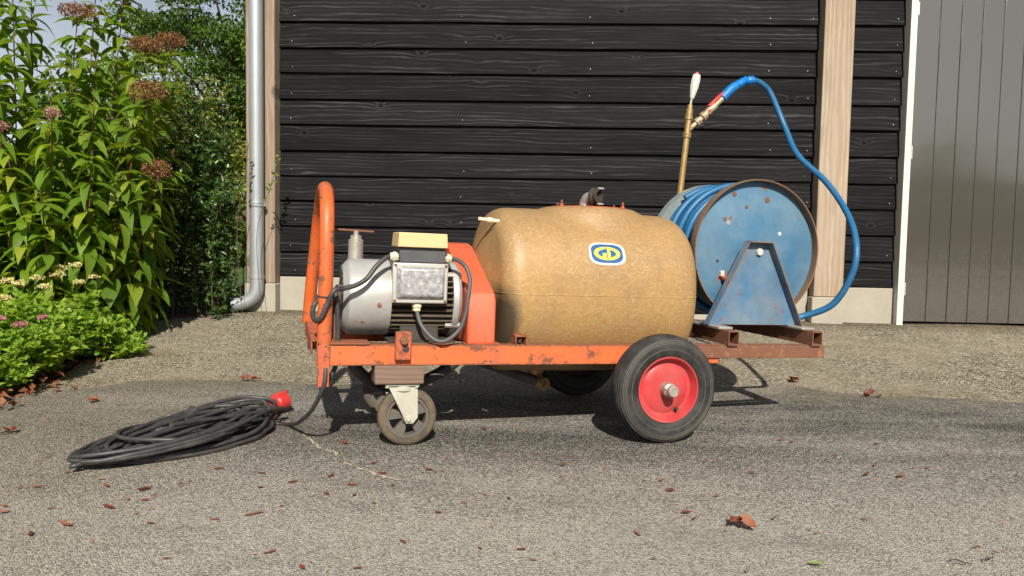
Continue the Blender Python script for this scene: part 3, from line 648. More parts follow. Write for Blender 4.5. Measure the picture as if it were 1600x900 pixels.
lid = MB().prism([(-.985, .6835), (-.808, .6835), (-.812, .734), (-.981, .734)], 'y', .112, .265).build('switch_lid', M_beige, mo, 30, .003, 2)
for sgn, u in ((-1, -.9755), (1, -.8115)):
    MB().lathe([(.015, 0), (.015, sgn*.006), (.0175, sgn*.007), (.0175, sgn*.018), (.014, sgn*.02), (.014, sgn*.027), (.009, sgn*.029), (0, sgn*.029)], (u, .165, .648), (1, 0, 0), 8).build('cable_gland', M_gland, mo, 25)
MB().lathe([(.013, 0), (.013, -.008), (.018, -.009), (.018, -.020), (.015, -.022), (.014, -.034), (.009, -.036), (0, -.036)], (-.905, .150, .4935), (0, 0, 1), 8).build('cable_gland', M_gland, mo, 25)
cab = spline([(-.79, .165, .648), (-.765, .145, .644), (-.74, .118, .62), (-.728, .10, .575), (-.735, .09, .52), (-.742, .085, .46), (-.765, .083, .40), (-.81, .085, .362), (-.85, .10, .365), (-.89, .13, .41), (-.905, .150, .46)], 8)
MB().tube(cab, .0078, 10).build('cable', M_cable2, mo, 60)
cab = spline([(-1.0, .165, .648), (-1.02, .155, .642), (-1.055, .14, .61), (-1.085, .13, .57), (-1.12, .12, .548), (-1.165, .11, .535), (-1.195, .092, .53), (-1.215, .092, .49), (-1.235, .092, .44), (-1.252, .115, .425), (-1.262, .16, .44), (-1.255, .19, .47), (-1.235, .19, .50), (-1.205, .17, .525), (-1.185, .15, .51), (-1.178, .15, .43), (-1.175, .155, .36), (-1.18, .16, .26), (-1.215, .15, .20)], 8)
MB().tube(cab, .0085, 10).build('cable', M_cable, mo, 60)
MB().tube(spline([(-1.222, .099, .505), (-1.250, .125, .508), (-1.222, .152, .51), (-1.196, .125, .508)], 6, True), .003, 6, True).build('cable_tie', M_dark, mo, 60)
# --- pump behind the motor, valve with T bar, suction hoses
pv = MB().lathe([(.036, .345), (.036, .54), (.030, .56), (.029, .60), (.029, .70), (.022, .703), (.021, .718), (.010, .72), (.010, .735), (0, .736)], (-1.09, .5, 0), (0, 0, 1), 24).build('pressure_valve', M_steel, cart, 35)
MB().tube([(-1.163, .5, .737), (-1.022, .5, .734)], .0048, 8).build('t_bar', M_rust, pv, 60)
MB().box(-1.14, -.78, .47, .68, .345, .52).build('pump_body', M_dark, cart, 30, .02, 3)
hs = []
for p in spline([(-1.165, .24, .53), (-1.184, .19, .48), (-1.186, .175, .40), (-1.18, .175, .30)], 14): hs.append(p)
MB().tube(hs, [.017+.002*(i % 2) for i in range(len(hs))], 12).build('suction_hose', M_rubhose, cart, 60)
MB().tube(spline([(-1.13, .24, .33), (-1.115, .25, .26), (-1.05, .28, .19), (-.96, .33, .155), (-.86, .36, .16), (-.76, .38, .20), (-.66, .40, .265), (-.58, .40, .30)], 9), .022, 12).build('suction_hose', M_cable, cart, 60)
MB().tube(spline([(-.80, .42, .30), (-.70, .42, .27), (-.55, .42, .22), (-.42, .41, .175), (-.33, .37, .15)], 9), .02, 12).build('suction_hose', M_cable, cart, 60)
# --- hose reel
RU, RW, RR = .548, .722, .300
reel = MB().lathe([(0, .281), (.255, .281), (.262, .284), (.294, .284), (.294, .288), (0, .288)], (RU, 0, RW), (0, 1, 0), 64).build('hose_reel', M_bluepaint, cart, 30); tag(reel, 'blue steel hose reel drum')
MB().lathe([(.2955, .250), (RR, .249), (RR+.0015, .262), (RR, .288), (.2945, .2885), (.2945, .262), (.2955, .250)], (RU, 0, RW), (0, 1, 0), 72).build('front_rim', M_rim, reel, 30)
MB().lathe([(.05, .625), (.290, .625), (.300, .620), (RR, .655), (.294, .655), (.288, .630), (.05, .630)], (RU, 0, RW), (0, 1, 0), 72).build('back_flange', M_backfl, reel, 30)
MB().lathe([(.16, .289), (.16, .624)], (RU, 0, RW), (0, 1, 0), 32).build('drum_core', M_dark, reel, 40)
def wind(rad, n0, n1, ph, jit, nm):
    pts = []; turns = n1; N = 44
    for i in range(turns*N+1):
        a = 2*math.pi*i/N+ph; t_ = i/(turns*N)
        vv = n0+(.615-n0-.01)*t_+.008*math.sin(a*1.0+ph)+jit*math.sin(a*.5+1.3*ph); rr = rad+.006*math.sin(a*1.37+ph*2)
        pts.append((RU+rr*math.cos(a), min(.606, max(.307, vv)), RW+rr*math.sin(a)))
    return MB().tube(pts, .0142, 10).build(nm, M_bluehose, reel, 60)
wind(.228, .303, 11, .3, .004, 'hose_winding'); wind(.257, .303, 10, 1.4, .007, 'hose_winding')
lo = spline([(RU+.283*math.cos(a), .575-.255*k/40+.015*math.sin(a), RW+.283*math.sin(a)) for k, a in ((k, 2.2-2*math.pi*1.55*k/40) for k in range(41))], 3)
MB().tube(lo, .0142, 10).build('hose_winding', M_bluehose, reel, 60)
lo = spline([(RU+(.281-.0*k)*math.cos(a), .52-.02*k/24, RW+(.281)*math.sin(a)) for k, a in ((k, 2*math.pi*k/24) for k in range(25))], 3)
MB().tube(lo, .0142, 10).build('hose_winding', M_bluehose, reel, 60)
stand = MB()
SP = [(.300, .4135), (.472, .757), (.578, .757), (.745, .4135)]
for (vp, bk_) in ((.235, 0),):
    stand.prism(SP, 'y', .232, .237)
def flange(p, q_, v0, v1, th=.005):
    d = Vector((q_[0]-p[0], q_[1]-p[1])); n_ = Vector((-d.y, d.x)).normalized()*th
    return [(p[0], p[1]), (q_[0], q_[1]), (q_[0]+n_.x, q_[1]+n_.y), (p[0]+n_.x, p[1]+n_.y)]
stand.prism(flange(SP[0], SP[1], 0, 0), 'y', .196, .2318).prism(flange(SP[1], SP[2], 0, 0), 'y', .196, .2318).prism(flange(SP[2], SP[3], 0, 0), 'y', .196, .2318)
stand.box(.300, .745, .2375, .27, .4135, .4185)
so = stand.build('reel_stand', M_bluestand, reel, 0)
MB().prism(SP, 'y', .668, .673).prism(flange(SP[0], SP[1], 0, 0), 'y', .6735, .71).prism(flange(SP[2], SP[3], 0, 0), 'y', .6735, .71).build('reel_stand', M_bluestand, reel, 0)
e1 = MB(); n_ = .0052
for p, q_ in ((SP[0], SP[1]), (SP[1], SP[2]), (SP[2], SP[3])): e1.prism(flange(p, q_, 0, 0, n_), 'y', .1945, .1958)
e1.build('worn_edge', M_rim, reel, 0)
MB().tube([(RU-.002, .24, RW), (RU-.002, .69, RW)], .014, 14).build('axle', M_dark, reel, 40)
MB().lathe([(0, -.012), (.015, -.012), (.017, -.009), (.017, 0)], (.538, .231, .719), (0, 1, 0), 6).build('bolt', M_bolt, reel, 30)
for (px, pz, r_, mt) in ((.50, .905, .010, M_rust), (.40, .85, .010, M_rust), (.417, .835, .012, M_steel), (.67, .80, .010, M_bolt), (.375, .675, .008, M_dark), (.60, .94, .016, M_rust), (.44, .955, .012, M_rust)):
    MB().lathe([(0, -.007), (r_*.8, -.006), (r_, 0)], (px, .285, pz), (0, 1, 0), 10 if mt != M_rust else 7).build('bolt', mt, reel, 40)
MB().lathe([(0, -.045), (.012, -.045), (.014, -.03), (.014, 0), (.024, 0), (.026, .004)], (.405, .281, .605), (-.1, 1, .1), 12).build('hose_inlet', M_rusto, reel, 40)
MB().box(.384, .402, .262, .284, .61, .635).build('inlet_bracket', M_bolt, reel, 30, .002, 1)
# free end of the hose: out at the bottom, a loop to the right and up to the lance
hz = spline([(.46, .32, .433), (.60, .30, .425), (.72, .255, .436), (.79, .255, .449), (.879, .18, .508), (.918, .125, .63), (.937, .125, .752), (.985, .24, .89), (.99, .40, 1.045), (.94, .55, 1.18), (.945, .67, 1.33), (.892, .715, 1.482), (.85, .72, 1.525), (.80, .72, 1.543), (.75, .72, 1.536), (.71, .72, 1.516)], 10)
MB().tube(hz, .0138, 12).build('loose_hose', M_bluehose, reel, 60)
# --- spray lance standing behind the reel (lifts out: a thing of its own)
rotm = (Matrix.Rotation(YAW, 3, 'Z') @ Matrix.Rotation(TILT, 3, 'Y'))
Lb = Vector((.372, .72, .352)); lance = empty('spray_lance', O2+rotm @ Lb, rotm.to_euler())
tag(lance, 'brass spray lance with white grip standing upright behind the blue reel', 'spray lance')
def L(u, w, v=.72): return Vector((u, v, w))-Lb
MB().tube([L(.372, .352), L(.427, .969), L(.449, 1.28), L(.453, 1.345)], .0145, 16).build('brass_tube', M_brass, lance, 50)
axd = (L(.4545, 1.37)-L(.427, .969)).normalized()
for pos, prf in ((L(.4475, 1.255), [(.0145, -.014), (.02, -.012), (.02, -.004), (.018, -.002), (.02, 0), (.02, .01), (.0145, .012)]), (L(.453, 1.345), [(.0145, -.02), (.019, -.018), (.019, .0), (.016, .002), (.016, .03), (.012, .034), (.012, .05), (.006, .052)])):
    MB().lathe(prf, pos, axd, 18).build('collar', M_brass, lance, 35)
MB().tube([L(.457, 1.39), L(.464, 1.44)], .006, 8).build('needle_rod', M_steel, lance, 50)
gax = (L(.484, 1.54)-L(.463, 1.42)).normalized()
MB().lathe([(0, 0), (.009, .0), (.012, .012), (.020, .055), (.021, .09), (.018, .114), (.011, .116), (0, .116)], L(.463, 1.425), gax, 8).build('grip', M_white2, lance, 25)
MB().lathe([(.010, .116), (.009, .125), (0, .126)], L(.463, 1.425), gax, 10).build('grip_cap', M_redplug, lance, 40)
j0, j1 = L(.452, 1.275), L(.64, 1.455); jd = (j1-j0).normalized(); ln = (j1-j0).length
MB().lathe([(.011, 0), (.011, ln*.2), (.019, ln*.21), (.019, ln*.30), (.014, ln*.31), (.014, ln*.36), (.021, ln*.37), (.021, ln*.46), (.015, ln*.47), (.018, ln*.55), (.018, ln*.72), (.013, ln*.74), (.013, ln)], j0, jd, 12).build('valve_body', M_valve, lance, 30)
nrm = Vector((-jd.z, 0, jd.x))
lv = MB(); A = j0+jd*ln*.60+nrm*.018; B = j0+jd*ln*1.0+nrm*.019
for s, e, hw, th in ((A, B, .012, .006),):
    k = Vector((0, hw, 0)); n2 = nrm*th
    lv.add([s-k-n2, s+k-n2, s+k+n2, s-k+n2, e-k-n2, e+k-n2, e+k+n2, e-k+n2], [(0, 1, 2, 3), (4, 5, 6, 7), (0, 1, 5, 4), (1, 2, 6, 5), (2, 3, 7, 6), (3, 0, 4, 7)])
lv.build('valve_lever', M_redplug, lance, 30, .003, 2)
sr = spline([L(.625, 1.443), L(.67, 1.49), L(.71, 1.516), L(.745, 1.535), L(.785, 1.542)], 9); nn_ = len(sr)
MB().tube(sr, [.021 if i < nn_*.42 else .0195+.0035*math.sin(i*1.45) for i in range(nn_)], 14).build('hose_sleeve', M_bluegrip, lance, 60)

# ------------------------------------------------------------------ coiled power cable on the driveway
pc = empty('power_cable', (-1.2, 2.8, .006)); tag(pc, 'coil of black power cable with red plug lying left of the cart', 'cable')
def PL(x, y, z): return Vector((x, y, z))-Vector((-1.2, 2.8, .006))
e1_, e2_ = Vector((.47, .88, 0)).normalized(), Vector((.88, -.47, 0)).normalized()
cc = Vector((-1.14, 2.705, 0)); cr_ = .0076
NL = 22; pts = []; N = 20
for l in range(NL):
    ra = .355+random.uniform(-.085, .06); rb = (.09 if l % 5 == 3 else .160)+random.uniform(-.055, .045); ox, oy = random.uniform(-.05, .04), random.uniform(-.03, .03); ph = random.uniform(0, 6)
    for i in range(N):
        a = -2*math.pi*i/N; t_ = (l+i/N)/NL
        r1 = ra*(1+.06*math.sin(2*a+ph)); r2 = rb*(1+.10*math.sin(3*a+ph))
        lump = .5+.5*math.sin(a*1.5+ph)
        p = cc+e1_*(r1*math.cos(a)+ox)+e2_*(r2*math.sin(a)+oy); ht = .016+.0034*l*(.2+.8*lump)+.009*lump*math.sin(a*2.5+ph)
        pts.append(PL(p.x, p.y, max(.0155, ht)))
tab = O2+rotm @ Vector((-1.222, .095, .205)); t0 = PL(*tab)
pts += [PL(x, y, z) for x, y, z in ((-1.14, 2.56, .10), (-1.07, 2.72, .085), (-.985, 2.90, .03), (-.92, 2.945, .016), (-.86, 2.93, .017), (-.80, 2.83, .045), (-.748, 2.72, .085), (-.682, 2.62, .15))]
pts += [t0+Vector((0, .004, .0)), t0+Vector((.004, .012, .06))]
sp = spline(pts, 4)
MB().tube(sp, cr_, 9).build('cable', M_cable, pc, 60)
pd = Vector((.52, .85, .10)).normalized(); p0 = PL(-1.005, 3.06, .045)
MB().lathe([(0, 0), (.014, .0), (.02, .012), (.028, .03), (.029, .055), (.034, .058), (.034, .072), (.031, .074), (.036, .08), (.036, .125), (.033, .13), (.030, .128), (.030, .09), (0, .09)], p0, pd, 22).build('plug', M_redplug, pc, 30)
plg = MB(); up = Vector((0, 0, 1)); sd_ = pd.cross(up).normalized(); c_ = p0+pd*.10+up*.034
plg.add([c_+pd*x+sd_*y+up*z for z in (-.004, .008) for y in (-.012, .012) for x in (-.03, .035)], [(0, 2, 3, 1), (4, 5, 7, 6), (0, 1, 5, 4), (2, 6, 7, 3), (0, 4, 6, 2), (1, 3, 7, 5)]).build('plug_latch', M_redplug, pc, 30, .002, 1)
cn_ = MB().box(-.06, .06, -.02, .02, .0, .035).build('connector', M_charcoal, pc, 30, .006, 2); cn_.location = PL(-1.28, 2.72, .018); cn_.rotation_euler = (0, .1, .5)
MB().box(-.012, .012, -.021, .021, -.001, .036).build('connector_collar', M_alurim, cn_, 30, .004, 2)
cn2 = MB().box(-.035, .035, -.022, .022, .0, .04).build('connector', M_cable, pc, 30, .006, 2); cn2.location = PL(-1.20, 2.86, .045); cn2.rotation_euler = (0, -.5, 1.1)

# ------------------------------------------------------------------ vegetation
def leaf_mass(name, P, D, Ln, Wd, mat, parent=None, up=None, fold=.25, droop=0.):
    """P: n x 3 leaf bases, D: n x 3 directions; one folded kite per leaf"""
    n = len(P); D = D/np.linalg.norm(D, axis=1, keepdims=True)
    ref = rng.normal(size=(n, 3)) if up is None else up+rng.normal(size=(n, 3))*.35
    S = np.cross(D, ref); S /= np.linalg.norm(S, axis=1, keepdims=True)+1e-9; U = np.cross(S, D)
    Ln = np.broadcast_to(Ln, (n,))[:, None]; Wd = np.broadcast_to(Wd, (n,))[:, None]
    mid = P+D*Ln*.45; tip = P+D*Ln+np.array([0, 0, -1.])*Ln*droop
    vs = np.stack([P, mid+S*Wd*.5+U*Wd*fold, mid, mid-S*Wd*.5+U*Wd*fold, tip], 1).reshape(-1, 3)
    b = np.arange(n)[:, None]*5
    fs = np.concatenate([b+np.array([[0, 2, 1]]), b+np.array([[2, 4, 1]]), b+np.array([[0, 3, 2]]), b+np.array([[2, 3, 4]])], 1).reshape(-1, 3)
    me = bpy.data.meshes.new(name); me.vertices.add(len(vs)); me.vertices.foreach_set('co', vs.astype(np.float32).ravel())
    me.loops.add(fs.size); me.loops.foreach_set('vertex_index', fs.astype(np.int32).ravel())
    me.polygons.add(len(fs)); me.polygons.foreach_set('loop_start', np.arange(0, fs.size, 3, dtype=np.int32))
    me.update(); me.validate(); at_ = me.attributes.new('var', 'FLOAT', 'POINT'); at_.data.foreach_set('value', np.repeat(rng.random(n), 5).astype(np.float32))
    me.materials.append(mat); o = link(name, me, parent); o['kind'] = 'stuff'; return o
def rdir(n, zb=0.):
    d = rng.normal(size=(n, 3)); d[:, 2] += zb; return d/np.linalg.norm(d, axis=1, keepdims=True)
def shrub(name, base, stems, hmin, hmax, spread, per, Ln, Wd, mat, label, cat, zlow=.0, lean=.15, sway=.05, fatness=.05, arch=0.):
    """upright twiggy shrub: every stem is a curved shoot with side twigs, leaves along them"""
    e = empty(name, base); tag(e, label, cat); sm = MB(); P = []; D = []
    for s in range(stems):
        bx, by = random.uniform(-1, 1)*spread[0], random.uniform(-1, 1)*spread[1]; h = random.uniform(hmin, hmax)
        lx, ly = random.gauss(0, lean), random.gauss(0, lean); path = []
        for k in range(8):
            t_ = k/7; path.append(Vector((bx+lx*h*t_**1.5+random.gauss(0, sway)*t_, by+ly*h*t_**1.5+random.gauss(0, sway)*t_, h*t_)))
        pp = spline(path, 4); sm.tube(pp[::3]+[pp[-1]], [max(.0012, .0048*(1-i/12)) for i in range(len(pp[::3])+1)], 5)
        for q_ in range(per):
            t_ = zlow+(1-zlow)*random.random()**.85; c = pp[min(len(pp)-1, int(t_*(len(pp)-1)))]
            tw = Vector((random.gauss(0, 1), random.gauss(0, 1), random.uniform(-.1, 1.0)-arch)).normalized(); tl = fatness*random.uniform(.4, 1.8)*(1.1-.5*t_)
            n_ = random.randint(4, 7)
            for i in range(n_):
                f = (i+.5)/n_; P.append(c+tw*tl*f*2); D.append(tw*.6+Vector((random.gauss(0, .8), random.gauss(0, .8), random.gauss(.1, .6))))
    sm.build('stem', M_bark, e, 60); P = np.array(P); n = len(P)
    leaf_mass('foliage', P, np.array(D), Ln*rng.uniform(.6, 1.25, n), Wd*rng.uniform(.7, 1.2, n), mat, e, up=np.array([0, -.3, 1.]))
    return e
shrub('privet_hedge', (-2.46, 5.46, .16), 50, .9, 1.55, (.44, .17), 74, .050, .024, M_privet, 'dark glossy privet hedge filling the corner left of the barn', 'hedge', zlow=.05, lean=.05, fatness=.045)
shrub('privet_shrub', (-3.30, 5.75, .16), 34, .9, 1.5, (.55, .2), 60, .050, .024, M_privet, 'dark privet shrub behind the tall flowering perennial', 'shrub', zlow=.1, lean=.05, fatness=.05)
shrub('yellowing_bush', (-2.75, 6.35, .16), 30, 1.3, 2.1, (.55, .25), 62, .042, .021, M_ybush, 'yellowing small-leaved bush between the hedge and the oak tree', 'bush', zlow=.3, lean=.07, fatness=.06)
sp_ = empty('privet_sprig', (-1.80, 5.40, .17)); tag(sp_, 'thin green shoots rising in front of the downpipe and corner post', 'shoot')
sm = MB(); P = []; D = []
for bx, h, lx in ((-.10, 1.2, .06), (.04, 1.13, .14)):
    path = spline([(bx, 0, 0), (bx-.03, -.02, h*.5), (bx+lx*.5, -.03, h*.8), (bx+lx, -.04, h)], 12); sm.tube(path, .0022, 5)
    for i, p in enumerate(path[20:]):
        for q_ in (-1, 1):
            if random.random() < .62: P.append(p); D.append(Vector((q_*random.uniform(.4, 1), random.gauss(-.3, .5), random.gauss(.4, .4))))
sm.build('stem', M_bark, sp_, 60); leaf_mass('foliage', np.array(P), np.array(D), .042*rng.uniform(.5, 1.2, len(P)), .02, M_ybush, sp_, up=np.array([0, -1., .5]))

def broad_tree(name, base, trunk_h, crown_c, crown_r, nclump, nleaf, ls, mat, label, squash=1.):
    e = empty(name, base); tag(e, label, 'tree'); cc_ = Vector(crown_c)
    t_ = MB().tube(spline([(0, 0, -.1), (.05, 0, trunk_h*.5), (0, .05, trunk_h), tuple(cc_)], 6), [.22*(1-i/26) for i in range(19)], 12)
    cl = []
    while len(cl) < nclump:
        d = rdir(1)[0]; r_ = random.random()**.42; p = cc_+Vector((d[0]*crown_r, d[1]*crown_r, d[2]*crown_r*squash))*r_; cl.append((p, random.uniform(.22, .48)*crown_r/2.6))
    for p, s in cl[:46]:
        st = Vector((0, 0, trunk_h*random.uniform(.75, 1.25))); mid = (st+p)*.5+Vector((0, 0, .2)); t_.tube(spline([st, mid, p], 5), [.05*(1-i/12) for i in range(11)], 5)
    t_.build('trunk', M_bark, e, 60)
    P = []; D = []
    per = nleaf//nclump
    for p, s in cl:
        d = rdir(per); rr = rng.random(per)**.5; q_ = np.array(p)+d*(rr*s)[:, None]*np.array([1.25, 1.25, .6]); P.append(q_); D.append(d+np.array([0, 0, -.15])+rng.normal(size=(per, 3))*.5)
    P = np.concatenate(P); leaf_mass('crown', P, np.concatenate(D), ls*rng.uniform(.7, 1.3, len(P)), ls*.62*rng.uniform(.7, 1.2, len(P)), mat, e, up=np.array([0, -.2, 1.])); return e
broad_tree('oak_tree', (-5.4, 16, 0), 2.0, (.35, 0, 4.3), 2.75, 300, 84000, .085, M_tree, 'dark green oak tree rising behind the bush left of the barn', 1.05)
broad_tree('distant_tree', (-15, 30, 0), 2.2, (0, 0, 4.4), 3.6, 120, 9000, .28, M_tree, 'far green tree glimpsed through the tall perennial', .9)
# a hedge stands across the yard behind the viewer: it shows in the glossy door
bh = empty('field_hedge', (-9, 13, 0)); tag(bh, 'low dark hedge along the far side of the lawn', 'hedge')
n = 16000; P = np.stack([rng.uniform(-11, 7.0, n), rng.uniform(-.5, .5, n), rng.random(n)**.8], 1); P[:, 2] *= 1.75+.25*np.sin(P[:, 0]*1.3)+.15*np.sin(P[:, 0]*4.1)
leaf_mass('foliage', P, rdir(n), .16, .11, M_tree, bh); MB().box(-11, 7, -.2, .2, 0, 1.3).build('branch_core', M_bark, bh, 0)
hb = empty('tall_hedge', (9, -17, 0)); tag(hb, 'tall green hedge across the yard, mirrored in the glossy door', 'hedge')
n = 9000; P = np.stack([rng.uniform(-26, 22, n), rng.uniform(-.8, .8, n), rng.random(n)**.8], 1)
P[:, 2] *= 3.1+.8*np.sin(P[:, 0]*.45)+.35*np.sin(P[:, 0]*1.7); leaf_mass('foliage', P, rdir(n), .55, .4, M_tree, hb)
MB().box(-26, 22, -.3, .3, 0, 2.0).build('branch_core', M_bark, hb, 0)

# tall perennial with whorled leaves and faded brown flower heads
def blade(L_, W_, drp, nseg=7):
    m_ = MB(); vs = []; fs = []
    for i in range(nseg+1):
        t_ = i/nseg; w = W_*(math.sin(math.pi*min(1, t_*1.0)**.75)*.5+.02*(i % 2)); w = max(w, .0008); x = L_*(t_-.10*drp*t_*t_); z = L_*(.22*t_-drp*t_*t_*.75)
        vs += [(x, w, z+w*.28), (x, 0, z), (x, -w, z+w*.28)]
    for i in range(nseg):
        b = 3*i; fs += [(b, b+1, b+4, b+3), (b+1, b+2, b+5, b+4)]
    return m_.add(vs, fs)
BL = [blade(1, .31, .55), blade(1, .29, .8), blade(1, .34, .35), blade(1, .27, 1.05)]
BLm = [b.mesh('leaf', M_jleaf, 70) for b in BL]
jp = empty('tall_perennial', (-2.74, 4.78, .09)); tag(jp, 'tall leafy perennial with red stems and faded brown flower heads', 'plant')
stems = []
for (bx, by, tx, ty, h, hd) in (
    (-.05, -.10, .13, -.12, 1.79, 1), (.20, -.05, .52, -.10, 1.62, 1), (.30, -.22, .63, -.30, 1.33, 1), (.10, .10, .30, .10, 1.98, 1), (-.20, -.20, -.14, -.30, 1.92, 1),
    (-.35, -.05, -.35, -.15, 2.02, 1), (-.50, -.20, -.55, -.32, 2.0, 1), (-.10, .25, .02, .30, 2.1, 1), (.25, .25, .48, .34, 1.75, 1), (-.40, .25, -.40, .3, 2.15, 1),
    (.05, -.32, .22, -.55, 1.20, 2), (.22, -.30, .42, -.52, 1.02, 0), (-.15, -.35, -.02, -.62, 1.12, 2), (-.38, -.35, -.30, -.68, 1.25, 2), (-.60, -.35, -.62, -.7, 1.3, 0), (.35, -.05, .66, -.28, .92, 1), (.12, -.42, .25, -.72, .82, 0), (-.28, -.45, -.2, -.85, .85, 0), (-.55, -.5, -.55, -.9, .9, 0), (-.75, .0, -.85, -.05, 2.0, 1), (.34, .12, .60, .1, 1.1, 0), (-.02, -.2, .1, -.35, 1.45, 0), (.18, -.18, .36, -.38, 1.3, 0), (-.25, -.3, -.2, -.5, 1.5, 0), (-.45, -.3, -.42, -.55, 1.6, 0), (.0, -.38, .05, -.66, .95, 0), (.28, .0, .46, -.1, 1.35, 0), (-.7, -.3, -.75, -.5, 1.5, 0), (.05, .0, .2, -.05, 1.6, 0), (.15, .3, .42, .4, 1.5, 0)):
    h *= 1.08; pth = spline([(bx, by, -.02), (bx+(tx-bx)*.25, by+(ty-by)*.25, h*.35), (bx+(tx-bx)*.6, by+(ty-by)*.6, h*.7), (tx, ty, h)], 10); stems.append((pth, h, hd))
    MB().tube(pth[::2]+[pth[-1]], [.006*(1-.6*i/17) for i in range(len(pth[::2])+1)], 7).build('stem', M_stem, jp, 60)
LV = []
for pth, h, hd in stems:
    z = .16; k = 0
    while z < h-.03:
        p = pth[min(len(pth)-1, int(z/h*(len(pth)-1)))]; nl = random.choice((4, 4, 5)); t_ = z/h
        for i in range(nl):
            a = 2*math.pi*i/nl+k*.9+random.uniform(-.3, .3); l = random.uniform(.165, .255)*(1.05-.40*t_**2)
            LV.append((p, a, l, .95-.30*t_+random.uniform(-.2, .2), random.uniform(-.3, .45)-.8*(1-t_)**.7))
        z += random.uniform(.05, .082); k += 1
def lkey(l): p, a, ln_, _, _ = l; return p.y-.12*math.cos(a+math.pi/2)*-1-ln_
LV.sort(key=lambda l: l[0].y-.7*l[2]*(-math.sin(l[1])))
for i, (p, a, l, wd, pit) in enumerate(LV[:300]):
    o = link('leaf', random.choice(BLm), jp); o.location = p; o.rotation_euler = (random.uniform(-.35, .35), -pit, a); o.scale = (l, l*wd*1.4, l)
mm = MB(); var = []
for (p, a, l, wd, pit) in LV[300:]:
    b = random.choice(BL); Mx = Matrix.Translation(p) @ Matrix.Rotation(a, 4, 'Z') @ Matrix.Rotation(-pit, 4, 'Y') @ Matrix.Rotation(random.uniform(-.35, .35), 4, 'X') @ Matrix.Diagonal((l, l*wd*1.4, l, 1))
    mm.add([Mx @ Vector(q_) for q_ in b.v], b.f); var += [random.random()]*len(b.v)
me = bpy.data.meshes.new('leaf_mass'); me.from_pydata(mm.v, [], mm.f); me.materials.append(M_jleafm); me.shade_smooth()
me.attributes.new('var', 'FLOAT', 'POINT').data.foreach_set('value', var); o = link('leaf_mass', me, jp); o['kind'] = 'stuff'
print('perennial leaves', len(LV))
def flower_head(parent, c, r, h, n, mat, name='flower_head', sz=.013):
    d = rdir(n, .3); rr = rng.random(n)**.35; P = np.array(c)+d*rr[:, None]*np.array([r, r, h]); P[:, 2] = np.maximum(P[:, 2], c[2]-h*.4)
    o = leaf_mass(name, P, rdir(n, .4), sz*rng.uniform(.6, 1.4, n), sz*.8, mat, parent); del o['kind']
    m_ = MB()
    for k in range(10):
        q_ = P[rng.integers(n)]; m_.tube([(c[0], c[1], c[2]-h*1.4), tuple(q_)], .0016, 4)
    m_.build('flower_stalk', M_stem, o, 0); return o
for pth, h, hd in stems:
    if hd == 1: flower_head(jp, pth[-1]+Vector((0, 0, .02)), random.uniform(.075, .115), random.uniform(.05, .085), 700, M_head)
    if hd == 2: flower_head(jp, pth[-1], .05, .03, 170, M_pink, sz=.010)

# low flowering clumps at the edge of the bed
def low_plant(name, base, rad, h, n, label, blooms, bmat, brad=.035, cat='plant', lsz=.046):
    e = empty(name, base); tag(e, label, cat); sm = MB(); P = []; D = []
    for s in range(n):
        a = random.uniform(0, 6.28); r_ = rad*random.random()**.5; tx, ty = math.cos(a)*r_, math.sin(a)*r_; hh_ = h*(1-.55*(r_/rad)**2)*random.uniform(.55, 1.05)
        path = spline([(tx*.35, ty*.35, -.02), (tx*.8, ty*.8, hh_*.6), (tx, ty, hh_)], 6); sm.tube(path[::2], .0022, 4)
        for q_ in range(16):
            p = path[random.randint(3, len(path)-1)]; tw = Vector((random.gauss(0, 1), random.gauss(0, 1), random.uniform(-.1, .7))).normalized()
            for i in range(7): P.append(p+tw*.012*i+Vector((random.gauss(0, .006), random.gauss(0, .006), random.gauss(0, .004)))); D.append(tw+Vector((random.gauss(0, .9), random.gauss(0, .9), random.gauss(0, .4))))
    sm.build('stem', M_low, e, 60); P = np.array(P); n_ = len(P)
    leaf_mass('foliage', P, np.array(D), lsz*rng.uniform(.5, 1.1, n_), lsz*.62*rng.uniform(.6, 1.2, n_), M_low, e, up=np.array([0, -.2, 1.]))
    for (x, y, z, k) in blooms: flower_head(e, (x, y, z), brad*k, brad*k*.4, 130, bmat, 'bloom', .011)
    return e
low_plant('feverfew', (-2.50, 4.24, .04), .30, .42, 60, 'lime green clump with cream flower heads at the bed edge, taller one', [(.02, -.05, .47, 1.2), (-.06, -.1, .45, 1.1), (.10, -.02, .52, .9), (-.03, .05, .50, 1.3), (.15, -.08, .43, .8), (-.16, -.1, .42, 1.1), (-.26, -.05, .43, 1), (.0, -.15, .41, .8), (.20, -.03, .46, .7)], M_yel)
low_plant('feverfew', (-2.44, 3.74, .03), .28, .34, 52, 'lime green clump with dusty pink blossoms at the front of the bed', [(.10, -.10, .27, 1.1), (.18, -.06, .30, .6), (.03, -.14, .30, .7)], M_pink)
low_plant('feverfew', (-2.72, 3.85, .03), .34, .46, 56, 'green clump with small cream flowers at the left edge of the bed', [(.1, -.1, .42, 1), (-.05, -.1, .45, 1.1), (.2, -.05, .38, .8), (.0, -.2, .36, .8)], M_yel)
low_plant('ground_cover', (-2.26, 4.33, .04), .15, .13, 16, 'low lime rosette spilling onto the gravel beside the cream flowers', [], M_yel)
low_plant('ground_cover', (-2.38, 3.38, .02), .20, .16, 22, 'small lime plant at the lowest corner of the bed', [], M_yel)

